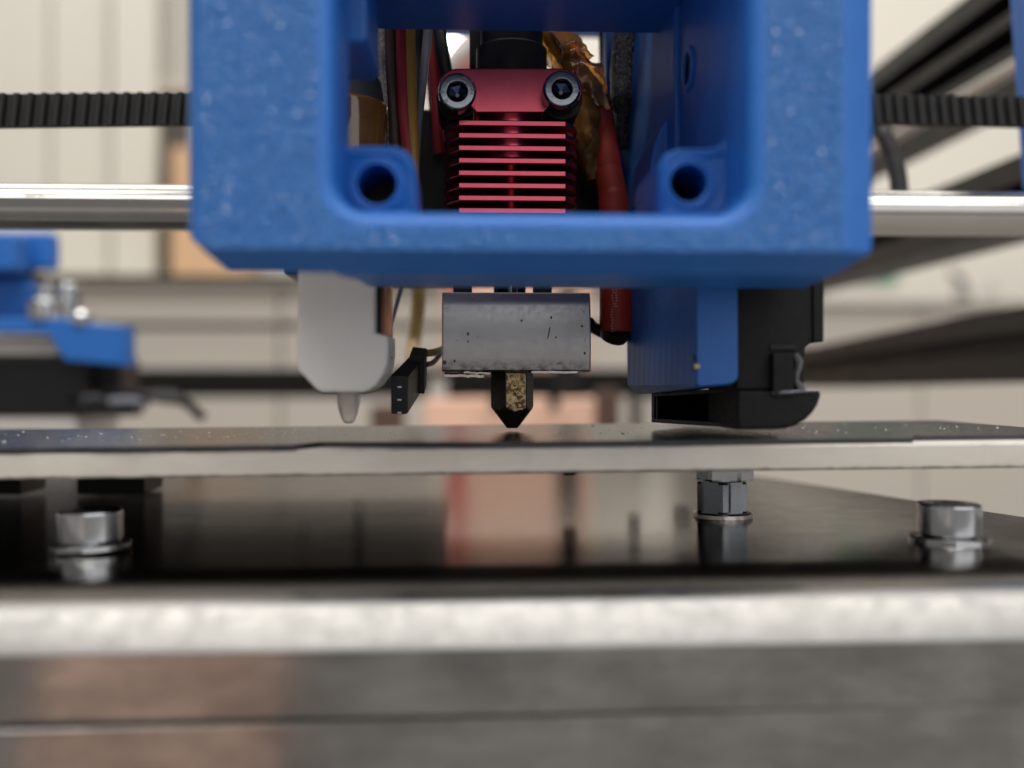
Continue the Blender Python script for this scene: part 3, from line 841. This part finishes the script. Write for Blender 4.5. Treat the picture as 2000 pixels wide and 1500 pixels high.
# heater block, slightly crowned front like a folded sleeve
m = MB(); rings = []
blk = []
ZT, ZBm = PZ(573, YH), PZ(722, YH)
for k in range(13):
    f = k / 12
    z = ZT + (ZBm - ZT) * f
    y = YH + .9 * (abs(f - .62) / .62) ** 2.0
    if k == 0: y += .35
    blk.append((y, z))
blk += [(YH + 1.0, ZBm - .25), (YH + 11.5, ZBm - .25), (YH + 11.5, ZT + .25), (YH + 1.3, ZT + .22)]
xl_, xr_ = PX(861, YH), PX(1156.5, YH)
m.loft([[(xl_ + .15, y + (.2 if i < 13 else 0), z) for i, (y, z) in enumerate(blk)], [(xl_, y, z) for y, z in blk] if False else [(xl_ + .4, y, z) for y, z in blk], [(xr_ - .4, y, z) for y, z in blk], [(xr_ - .15, y + (.2 if i < 13 else 0), z) for i, (y, z) in enumerate(blk)]])
hb = m.build('heater_block', M['heater'], he, 40)
for (px, py, w_, h_, rot) in ((914, 652, 4, 6, 0), (914, 667, 3, 4, 0), (1019, 626, 4, 4, 0), (1077, 620, 3.5, 5, 0), (1072, 650, 2.4, 22, -12), (1137, 637, 5, 3.5, 0), (1086, 659, 3, 3.5, 0), (1142, 690, 4, 5, 0), (868, 708, 8, 8, 0), (888, 705, 4, 5, 20)):
    q = P(px, py, YH - .03); k = YH / F
    w_ *= .55; h_ *= .6
    ring = [q + Vector((w_ * k * math.cos(R(a)) * random.uniform(.8, 1.15), 0, h_ * k * math.sin(R(a)) * random.uniform(.8, 1.15))) for a in range(0, 360, 30)]
    if rot:
        rm = Matrix.Rotation(R(-rot), 3, 'Y'); ring = [q + rm @ (v - q) for v in ring]
    f = (HOR - 573 - (HOR - py)) / 149.0
    dy = .9 * (abs(f - .62) / .62) ** 2.0
    MB().loft([[v + Vector((0, dy + .0, 0)) for v in ring], [v + Vector((0, dy + .3, 0)) for v in ring]]).build('burnt_spot', M['burnt'], hb, 0)
for (a, b, y0, y1, z) in ((868, 945, 724, 738, .0), (906, 958, 722, 731, 1), (1038, 1128, 718, 730, 0), (1082, 1145, 716, 723, 1)):
    p0, p1 = P(a, y1, YH + z), P(b, y0, YH + z)
    m = MB(); n = 10; rings = []
    for i in range(n + 1):
        x = p0.x + (p1.x - p0.x) * i / n; t_ = (p1.z - p0.z)
        zz = p0.z + random.uniform(-.05, .1) + .10 * (1 - i / n)
        rings.append([(x, YH + z - .1, zz), (x, YH + z - .1, zz + t_ * .35), (x, YH + 5, zz + t_ * .6 + .1), (x, YH + 5, zz + .25)])
    m.loft(rings).build('foil_flap', M['foil'], he, 20)
for (a, b) in ((885, 922), (966, 972), (1003, 1010), (1045, 1078)):
    p0, p1 = P(a, 576, YH + 2), P(b, 560, YH + 2)
    MB().box((p0.x, YH + 2, p0.z), (p1.x, YH + 7, p1.z + 1.5), .1).build('insulation_tab', M['black_soft'], he)
MB().lathe([(2.2, ZT - .2), (2.2, PZ(495, YH))], (hcx, 147, 0), 'z', 20).build('heat_break', M['dark_zinc'], he)
# nozzle
nx, ny = PX(1000.5, 145.2), 145.2
Ztop, Zsh, Ztip = PZ(724, 145), PZ(794, 145), PZ(836, 145)
Rn = 3.1
rows = [Ztop + (Ztip - Ztop) * i / 40 for i in range(41)]
m = MB(); vr = []
NA = 120
for z in rows:
    ring = []
    for k in range(NA):
        a = 2 * math.pi * k / NA
        ph = R(188)  # facet edges at 188, 248, 308, 368 degrees
        hexr = Rn * math.cos(R(30)) / math.cos(((a - ph) % R(60)) - R(30))
        cone = .78 + (Rn - .78) * (z - Ztip) / (Zsh - Ztip)
        ring.append(m.bm.verts.new((nx + min(hexr, cone) * math.cos(a), ny + min(hexr, cone) * math.sin(a), z)))
    vr.append(ring)
for i in range(40):
    for k in range(NA):
        j = (k + 1) % NA
        f = m.face((vr[i][k], vr[i][j], vr[i + 1][j], vr[i + 1][k]))
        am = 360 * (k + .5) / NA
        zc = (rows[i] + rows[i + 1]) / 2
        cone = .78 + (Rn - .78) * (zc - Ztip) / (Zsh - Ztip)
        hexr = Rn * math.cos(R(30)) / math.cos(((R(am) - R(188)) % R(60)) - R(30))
        if f and 251 < am < 306 and hexr < cone and zc < PZ(730, 145): f.material_index = 1  # one facet shows brass; the others carry their unlit darkness as colour
m.face(vr[-1])
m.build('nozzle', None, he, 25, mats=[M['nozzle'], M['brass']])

# ================================================================== BED PROBE
pr = thing('bed_probe', 'white translucent plastic bed probe hanging left of the nozzle', 'bed probe', P(680, 768, 128))
YPr = 124.0
body = [(581, 470), (722, 470), (733, 480), (733, 648), (760, 655)] + [(760, 690)] + [(757, 715), (748, 735), (736, 752), (722, 763), (708, 768), (630, 768), (619, 764), (608, 753), (590, 733), (582, 722), (579, 708)]
MB().prism(poly_px(body, YPr), YPr, YPr + 10.5, .7).build('body', M['white_pl'], pr, 40)
slab_px(724, 470, 744, 652, YPr + 2.2, 5, .2).build('slot', M['black'], pr)
cs = poly_px([(741, 470), (763, 470), (763, 700), (756, 702), (743, 682)], YPr + 3)
MB().prism(cs, YPr + 3.2, YPr + 7, .2).build('contact_strip', M['copper'], pr)
MB().tube([P(752, 470, YPr + 2.9), P(752, 660, YPr + 2.9)], .22, 8).build('contact_wire', M['copper'], pr)
pc = P(681, 768, 129.5)
MB().lathe([(1.45, PZ(766, 129.5)), (1.42, PZ(786, 129.5)), (1.15, PZ(806, 129.5)), (.75, PZ(821, 129.5)), (.45, PZ(826, 129.5))], (pc.x, 129.5, 0), 'z', 28).build('pin', M['pin'], pr, 60)

# ================================================================== LOOSE THREE PIN PLUG
pg = thing('cable_plug', 'loose black three hole cable plug hanging between probe and heater block', 'plug', P(780, 808, 137))
A0 = [P(763, 733, 136), P(797, 735, 136), P(796, 809, 136), P(763, 809, 136)]
A1 = [P(801, 694, 146), P(828, 696, 146), P(826, 762, 146), P(801, 762, 146)]
MB().hexa(A0, A1, .18).build('housing', M['black'], pg, 30)
B0 = [P(800, 692, 143.5), P(829, 695, 143.5), P(829, 770, 143.5), P(800, 766, 143.5)]
B1 = [P(806, 677, 149), P(834, 680, 149), P(834, 752, 149), P(806, 750, 149)]
MB().hexa(B0, B1, .15).build('collar', M['black_soft'], pg, 30)
for i in range(3):
    f = (i + .5) / 3
    a = A0[0].lerp(A0[3], f); b = A0[1].lerp(A0[2], f); cc = (a + b) / 2; wv = (b - a) * .26; hv = Vector((0, 0, .62))
    ym = Vector((0, -.02, 0))
    rg = [cc - wv - hv + ym, cc + wv - hv + ym, cc + wv + hv + ym, cc - wv + hv + ym]
    m = MB(); m.loft([[cc + (v - cc) * 1.35 for v in rg], rg, [v + Vector((.35, 1.6, .3)) for v in rg]], caps=False)
    m.face([m.bm.verts.new(v + Vector((.35, 1.59, .3))) for v in rg])
    so = m.build('pin_hole', M['black'], pg, 20)
    MB().box(cc + Vector((-.25, -.05, -.75)), cc + Vector((.3, .15, -.55)), .03).build('contact', M['chrome'], so)
MB().tube(smooth_path([P(831, 690, 149), P(848, 688, 151), P(868, 680, 156), P(880, 660, 162)]), .55, 10).build('wire', M['wire_yellow'], pg)
MB().tube(smooth_path([P(831, 712, 149), P(845, 708, 152), P(858, 694, 156), P(875, 668, 162)]), .4, 10).build('wire', M['wire_brown'], pg)
yw = MB().tube(smooth_path([P(815, 520, 190), P(818, 580, 196), P(812, 640, 196), P(806, 690, 192), P(812, 712, 180)]), 1.4, 10).build('cable', M['wire_yellow'])
tag(yw, 'blurred pale yellow cable hanging behind the black plug', 'cable')
kw = MB().tube(smooth_path([P(790, 540, 158), P(776, 590, 160), P(768, 618, 160), P(760, 640, 158)]), .35, 8).build('thin_wire', M['wire_grey'])
tag(kw, 'thin bare grey wire right of the copper strip', 'wire')

# ================================================================== BLUE DUCT BRACKET AND BLOWER
db = thing('duct_bracket', 'blue printed duct bracket between red sleeve and black blower', 'bracket', P(1400, 760, 120))
zt_ = PZ(500, 120)
q = lambda px, py, Y: P(px, py, Y)
f0 = [q(1364, 520, 121), q(1444, 520, 121), q(1444, 738, 121), q(1436, 748, 121), q(1424, 752, 121), q(1366, 756, 121)]
f1 = [q(1222, 520, 150), q(1290, 520, 150), q(1290, 768, 150), q(1285, 770, 150), q(1270, 771, 150), q(1240, 771, 150)]
m = MB()
fr = [q(1360, 520, 121.0), q(1442, 520, 121.0), q(1443, 735, 121.0), q(1440, 745, 121.0), q(1428, 752, 121.0), q(1366, 757, 121.0), q(1360, 752, 121.0)]
bk_ = [q(1222, 520, 150), q(1330, 520, 150), q(1330, 745, 150), q(1328, 760, 150), q(1322, 768, 150), q(1246, 771, 150), q(1226, 752, 150)]
md = [v.lerp(w2, .03) for v, w2 in zip(fr, bk_)]
cfr = sum(fr, Vector()) / 7
m.loft([[cfr + (v - cfr) * .95 for v in fr], md, bk_])
m.build('duct_body', M['blue_vert'], db, 35)
MB().lathe([(.2, -.2), (1.25, -.2), (1.25, .4)], q(1355, 708, 122.6), 'x', 20).build('screw_hole', M['black'], db)
MB().lathe([(.2, -.35), (.4, -.3), (.4, .3)], q(1361, 715, 121.3), 'x', 14).build('screw', M['brass'], db)

bl = thing('blower_fan', 'black plastic blower fan with rounded scroll at lower right', 'fan', P(1520, 838, 122))
YBl = 121.5
MB().prism(poly_px([(1441, 500), (1598, 500), (1608, 520), (1610, 660), (1606, 668), (1588, 670), (1578, 680), (1575, 762), (1441, 762)], YBl), YBl + .6, YBl + 15, .4).build('housing', M['black_soft'], bl, 30)
MB().prism(poly_px([(1588, 500), (1611, 500), (1611, 668), (1590, 668)], YBl), YBl + .2, YBl + 15.4, .25).build('side_rib', M['black_soft'], bl, 30)
MB().prism(poly_px([(1507, 690), (1548, 690), (1548, 775), (1507, 775)], YBl), YBl - .6, YBl + 5, .2).build('pillar', M['black_soft'], bl, 30)
MB().prism(poly_px([(1506, 674), (1556, 674), (1556, 683), (1506, 683)], YBl), YBl + .3, YBl + 4, .1).build('recess', M['black'], bl, 30)
cl2 = []
for i in range(7):
    cl2.append((1552 + 7 * math.sin(i * 1.3) + i * 2, 692 + i * 13))
MB().tube([P(x, y, YBl + .4) for x, y in cl2], [.35, .5, .42, .6, .4, .55, .3], 8, jitter=.25).build('glue_bead', plain('dusty_glue', (.10, .10, .10), .35, nscale=2, bump=.5), bl, 60)
MB().tube([P(1508, 768, YBl - .4), P(1535, 766, YBl - .5), P(1560, 765, YBl - .4), P(1600, 764, YBl)], [.15, .2, .2, .1], 8, jitter=.2).build('glue_bead', M['socket'], bl, 60)
sc_pts = [(1441, 762), (1598, 763), (1604, 768), (1603, 776)] + [(1598, 790), (1588, 806), (1574, 820), (1556, 831), (1536, 837), (1512, 839)] + [(1441, 840)]
MB().prism(poly_px(sc_pts, YBl), YBl - .2, YBl + 15, .5).build('scroll', M['black_soft'], bl, 40)
# outlet: an open box pointing back to the nozzle
def quad(px, yt, yb, Y): return q(px, yt, Y), q(px, yb, Y)
Ya, Yb = 124.5, 147.0
ta, ba = quad(1440, 756, 836, Ya); tb_, bb = quad(1272, 768, 825, Yb)
into = Vector((6.5, 7.5, 0))
def frame_bar_(o1, o2, o3, o4, name):
    MB().hexa([o1, o2, o3, o4], [v + into for v in (o1, o2, o3, o4)], .1).build(name, M['black'], bl, 30)
up = Vector((0, 0, .55)); al = (tb_ - ta).normalized()
frame_bar_(ba, bb, bb + up, ba + up, 'outlet_lip')
frame_bar_(ta - up, tb_ - up, tb_, ta, 'outlet_lip')
frame_bar_(bb + up, bb + up - al * 1.0, tb_ - up - al * 1.0, tb_ - up, 'outlet_lip')
frame_bar_(bb + up - al * 1.5, bb + up - al * 1.9, tb_ - up - al * 1.9, tb_ - up - al * 1.5, 'outlet_rib')
frame_bar_(ba + up, ba + up + al * 1.2, ta - up + al * 1.2, ta - up, 'outlet_lip')
frame_bar_(ba + up + al * 1.9, ba + up + al * 2.3, ta - up + al * 2.3, ta - up + al * 1.9, 'outlet_rib')
MB().hexa([v + into * .98 for v in (ba, bb, tb_, ta)], [v + into * 1.2 for v in (ba, bb, tb_, ta)]).build('outlet_back', M['black'], bl, 30)

# ================================================================== HEATER SLEEVE, TAPE, CABLES
rs = thing('heater_sleeve', 'red silicone sleeve running down right of the heatsink', 'sleeve', P(1205, 660, 150))
MB().tube(smooth_path([P(1168, 190, 152), P(1178, 250, 152), P(1188, 310, 151), P(1192, 345, 151)]), 1.85, 18).build('inner_tube', M['red_tube'], rs, 60)
MB().tube(smooth_path([P(1188, 335, 151), P(1196, 375, 150), P(1202, 430, 149), P(1205, 540, 149), P(1205, 648, 149)]), [2.1] * 8 + [2.3] * 6 + [2.55] * 11, 22).build('outer_tube', M['red_tube'], rs, 60)
MB().tube([P(1204, 640, 149), P(1197, 660, 150)], [2.56, 2.0], 20).build('burnt_end', plain('scorched_sleeve', (.03, .012, .01), .5), rs, 60)
MB().tube(smooth_path([P(1202, 655, 150), P(1180, 650, 151), P(1160, 640, 151), P(1150, 630, 150)]), .9, 12).build('heater_lead', M['wire_black'], rs, 60)
m = MB()
for i in range(16):   # faint printed type marks down the sleeve
    y = 566 + i * 5.4
    for x in ((1197, 1203) if i < 7 else (1195 + (i % 3),)):
        pp = P(x + random.uniform(-1.5, 1.5), y, 146.42)
        m.hexa([pp + Vector((-.09, 0, -.07)), pp + Vector((.09, 0, -.05)), pp + Vector((.11, 0, .07)), pp + Vector((-.06, 0, .08))], [pp + Vector((-.09, .15, -.07)), pp + Vector((.09, .15, -.05)), pp + Vector((.11, .15, .07)), pp + Vector((-.06, .15, .08))])
m.build('print_mark', M['wire_white'], rs, 0)

tp_ = thing('amber_tape', 'crumpled glossy amber tape wrapped round cables right of the heatsink', 'tape', P(1140, 300, 152))
m = MB()
m = MB()
def film(path, radii, a0, a1, amp, freq, seed, nw=14, th=.07):
    """a strip of film curled round a cable path, with soft folds and real thickness"""
    from mathutils import noise
    pts = smooth_path(path, 7); up = Vector((0, 1, 0)); o_, i_ = [], []
    for i, p in enumerate(pts):
        f = i / (len(pts) - 1) * (len(radii) - 1); k = min(int(f), len(radii) - 2); r0 = radii[k] + (radii[k + 1] - radii[k]) * (f - k)
        t_ = (pts[min(i + 1, len(pts) - 1)] - pts[max(i - 1, 0)]).normalized()
        u = (up - t_ * up.dot(t_)).normalized(); v = t_.cross(u); ro, ri = [], []
        for q_ in range(nw + 1):
            a = R(a0 + (a1 - a0) * q_ / nw)
            d = u * math.cos(a) + v * math.sin(a)
            w_ = noise.noise(Vector((q_ * freq, i * freq * .55 + q_ * .12, seed)))
            crease = abs(noise.noise(Vector((q_ * freq * .7 - i * freq * .5, i * freq * .3, seed + 9))))
            rr = r0 * (1 + amp * w_ - amp * .9 * crease)
            ro.append(p + d * rr); ri.append(p + d * (rr - th))
        o_.append(ro); i_.append(ri)
    m.loft([a_ + list(reversed(b_)) for a_, b_ in zip(o_, i_)])
tpath = [P(1060, 30, 154), P(1080, 75, 153), P(1106, 112, 152), P(1134, 146, 150.5), P(1154, 172, 150), P(1166, 205, 151)]
film(tpath, [2.2, 2.7, 3.0, 3.5, 3.0, 1.9], 70, 305, .38, .30, 3.1)
m.build('tape_wrap', M['amber'], tp_, 50)
m = MB(); film([P(1085, 55, 151), P(1112, 92, 150), P(1128, 112, 149.6), P(1146, 128, 149.4)], [1.6, 2.0, 2.1, 1.7], 100, 260, .5, .35, 5.7, 10)
m.build('tape_fold', M['amber'], tp_, 50)
MB().tube(smooth_path(tpath), 1.5, 12).build('cable_bundle', M['wire_brown'], tp_, 60)
m = MB()
film([P(1142, 180, 150.5), P(1141, 222, 150.5), P(1146, 262, 151), P(1152, 305, 151.5), P(1160, 350, 152)], [2.0, 2.5, 2.4, 1.9, 1.2], 60, 300, .4, .3, 8.4)
t = NT('smoky_amber_film'); t.set(Base_Color=t.mix(t.noise(.6, 4), (.10, .05, .02), (.42, .20, .05)), Roughness=.15, Transmission_Weight=.35, IOR=1.3, Normal=t.bump(t.noise(1.2, 4), .5, .2))
m.build('tape_tail', t.m, tp_, 50)
m = MB(); pts = [(1160, 170), (1186, 160), (1178, 176), (1192, 212), (1184, 214), (1170, 186)]
vs = [m.bm.verts.new(P(x, y, 148.6 + random.uniform(-.4, .4))) for x, y in pts]; m.face(vs)
rr = bmesh.ops.extrude_face_region(m.bm, geom=m.bm.faces[:]); bmesh.ops.translate(m.bm, vec=(0, .12, 0), verts=[v for v in rr['geom'] if isinstance(v, bmesh.types.BMVert)])
m.build('tape_flap', M['amber'], tp_, 20)

def cable(name, label, pts, r, mat, cat='wire', n=12, group=None):
    return tag(MB().tube(smooth_path([P(*p_) for p_ in pts]), r, n).build(name, mat, None, 60), label, cat, group)
GW = 'wires left of the heatsink'
cable('brown_wire', 'dark brown wire, leftmost of the straight wires left of the heatsink', [(762, 20, 142), (764, 100, 142), (770, 220, 141), (775, 330, 140), (778, 430, 140)], .85, M['wire_brown'], group=GW)
cable('red_wire', 'dull red wire between the brown and ochre wires', [(785, 20, 141), (786, 100, 141), (789, 200, 140), (797, 300, 139), (800, 430, 139)], .9, M['wire_red'], group=GW)
cable('ochre_wire', 'ochre yellow wire right beside the dull red wire', [(799, 20, 141), (800, 100, 141), (803, 200, 140), (807, 290, 139), (808, 430, 139)], .82, M['wire_amber'], group=GW)
cable('black_wire', 'thick black wire right of the ochre wire', [(820, 20, 147), (819, 100, 147), (813, 170, 146), (806, 240, 145), (800, 430, 145)], .8, M['wire_black'], group=GW)
cable('grey_wire', 'slanting grey wire crossing beside the black wire', [(838, 20, 144), (832, 100, 144), (822, 190, 143), (813, 280, 142), (806, 430, 142)], .62, M['wire_grey'], group=GW)
cable('red_wire', 'bright red wire leaning behind the left heatsink screw', [(842, 20, 156), (846, 110, 156), (852, 190, 157), (858, 300, 158)], .95, M['wire_red'], group=GW)
cable('black_wire', 'black wire leaning over the bright lamp by the left screw', [(854, 20, 153), (862, 90, 153), (873, 150, 154), (886, 230, 156)], 1.0, M['wire_black'], group=GW)
cable('thin_wire', 'thin black wire between grey wire and bright red wire', [(836, 130, 160), (841, 180, 160), (847, 260, 160)], .45, M['wire_black'], group=GW)
cable('pink_cable', 'blurred pink red cable behind the black coupler on its left', [(850, 190, 330), (880, 150, 330), (915, 100, 330), (960, 60, 330)], 5.0, plain('pink_cable', (.55, .20, .19), .5), 'cable')
cable('white_cable', 'blurred pale cable above the pink cable', [(840, 165, 310), (885, 120, 310), (930, 70, 310)], 2.2, M['wire_white'], 'cable')
cable('white_cable', 'pale curved cable between black coupler and amber tape', [(1058, 60, 210), (1078, 90, 205), (1086, 130, 205), (1075, 170, 205)], 1.2, M['wire_white'], 'cable')
cable('braided_cable', 'grey braided cable left of the brown wire', [(738, 20, 150), (741, 100, 150), (748, 160, 149), (757, 230, 148), (764, 300, 148)], .95, M['braid_white'], 'cable')
cable('braided_cable', 'thin grey braided cable touching the brown wire', [(753, 20, 153), (754, 80, 153), (757, 140, 152), (760, 220, 151)], .5, M['braid_white'], 'cable')
cable('braided_sleeve', 'black braided sleeve against the right inner carriage panel', [(1228, 20, 155), (1223, 80, 155), (1217, 150, 155), (1216, 210, 154), (1214, 290, 154)], [2.05] * 13 + [1.9] * 6 + [1.2] * 6, M['braid_black'], 'sleeve', 20)
cable('black_cable', 'black straight cable left of the braided sleeve', [(1183, 20, 170), (1184, 120, 170), (1190, 240, 170)], 1.2, M['wire_black'], 'cable')
# grey round sensor wrapped in amber tape
ss = thing('round_sensor', 'dark grey domed sensor with amber tape band inside the carriage', 'sensor', P(690, 290, 140))
qx = PX(672, 141)
MB().lathe([(5.6, PZ(215, 141)), (5.6, PZ(205, 141)), (5.2, PZ(170, 141)), (4.2, PZ(145, 141)), (2.6, PZ(127, 141)), (.6, PZ(119, 141))], (qx, 141, 0), 'z', 32).build('dome', M['sensor'], ss, 60)
MB().lathe([(5.5, PZ(330, 141)), (5.85, PZ(326, 141)), (5.9, PZ(212, 141)), (5.5, PZ(206, 141))], (qx, 141, 0), 'z', 32).build('tape_band', M['amber'], ss, 40)
slab_px(663, 162, 674, 202, 133, 1.5, .3).build('metal_clip', M['chrome'], ss)

# ================================================================== ROD AND BELTS
rd = MB().lathe([(3.98, -130), (3.98, 130)], (0, 180, PZ(411, 180)), 'x', 48).build('guide_rod', M['rod'], None, 60)
tag(rd, 'polished steel guide rod passing behind the blue carriage', 'rod')
def belt(label, px0, px1, Y0, Y1, py_t0, py_t1, width, pitchmm, lean):
    a = P(px0, py_t0, Y0); b = P(px1, py_t1, Y1)
    t = thing('drive_belt', label, 'belt', (a + b) / 2 - Vector((0, 0, width)), 'black toothed drive belts')
    up_ = Vector((lean, .55, width)); dn = Vector((0, 0, 0))
    d = (b - a); L = d.length; d.normalize()
    bk2 = Vector((0, .85, 0))
    lo_a, lo_b = a - up_, b - up_
    MB().hexa([lo_a, lo_b, b, a], [v + bk2 for v in (lo_a, lo_b, b, a)]).build('band', M['rubber'], t, 20)
    prof = [(-.62, .02), (-.52, -.2), (-.44, -.78), (-.26, -.98), (.26, -.98), (.44, -.78), (.52, -.2), (.62, .02)]
    n_ = int(L / pitchmm); first = None
    for i in range(n_):
        c_ = a + d * (pitchmm * (i + .5))
        if first is None:
            first = c_
            m = MB(); fwd = Vector((0, 1, 0))
            m.loft([[c_ - up_ * .985 + d * u + fwd * v_ for u, v_ in prof], [c_ - up_ * .015 + d * u + fwd * v_ for u, v_ in prof]])
            t0 = m.build('tooth', M['rubber'], t, 30)
        else:
            k = t0.copy(); COL.objects.link(k); k.parent = t; k.location = c_ - first
    return t
belt('black toothed belt left of the blue carriage', -60, 600, 168, 174, 184, 179, 5.55, 2.12, .35)
belt('black toothed belt right of the blue carriage', 1500, 2070, 185.5, 181, 180, 191, 5.6, 2.0, -.35)
cable('grey_cable', 'thick dark grey cable curving from belt to rod at the right', [(1690, 230, 205), (1718, 250, 205), (1738, 290, 205), (1752, 335, 205), (1757, 380, 205)], [1.3] * 8 + [1.7] * 8 + [1.8] * 9, plain('dark_grey_cable', (.035, .033, .032), .5), 'cable')
ep = MB().hexa([P(2010, -60, 190), P(2160, -60, 190), P(2160, 372, 190), P(2036, 372, 190)], [P(1967, -60, 197), P(2120, -60, 197), P(2120, 372, 197), P(1996, 372, 197)], .5).build('end_bracket', M['blue'])
tag(ep, 'blue printed end bracket cut by the right edge of view', 'bracket')
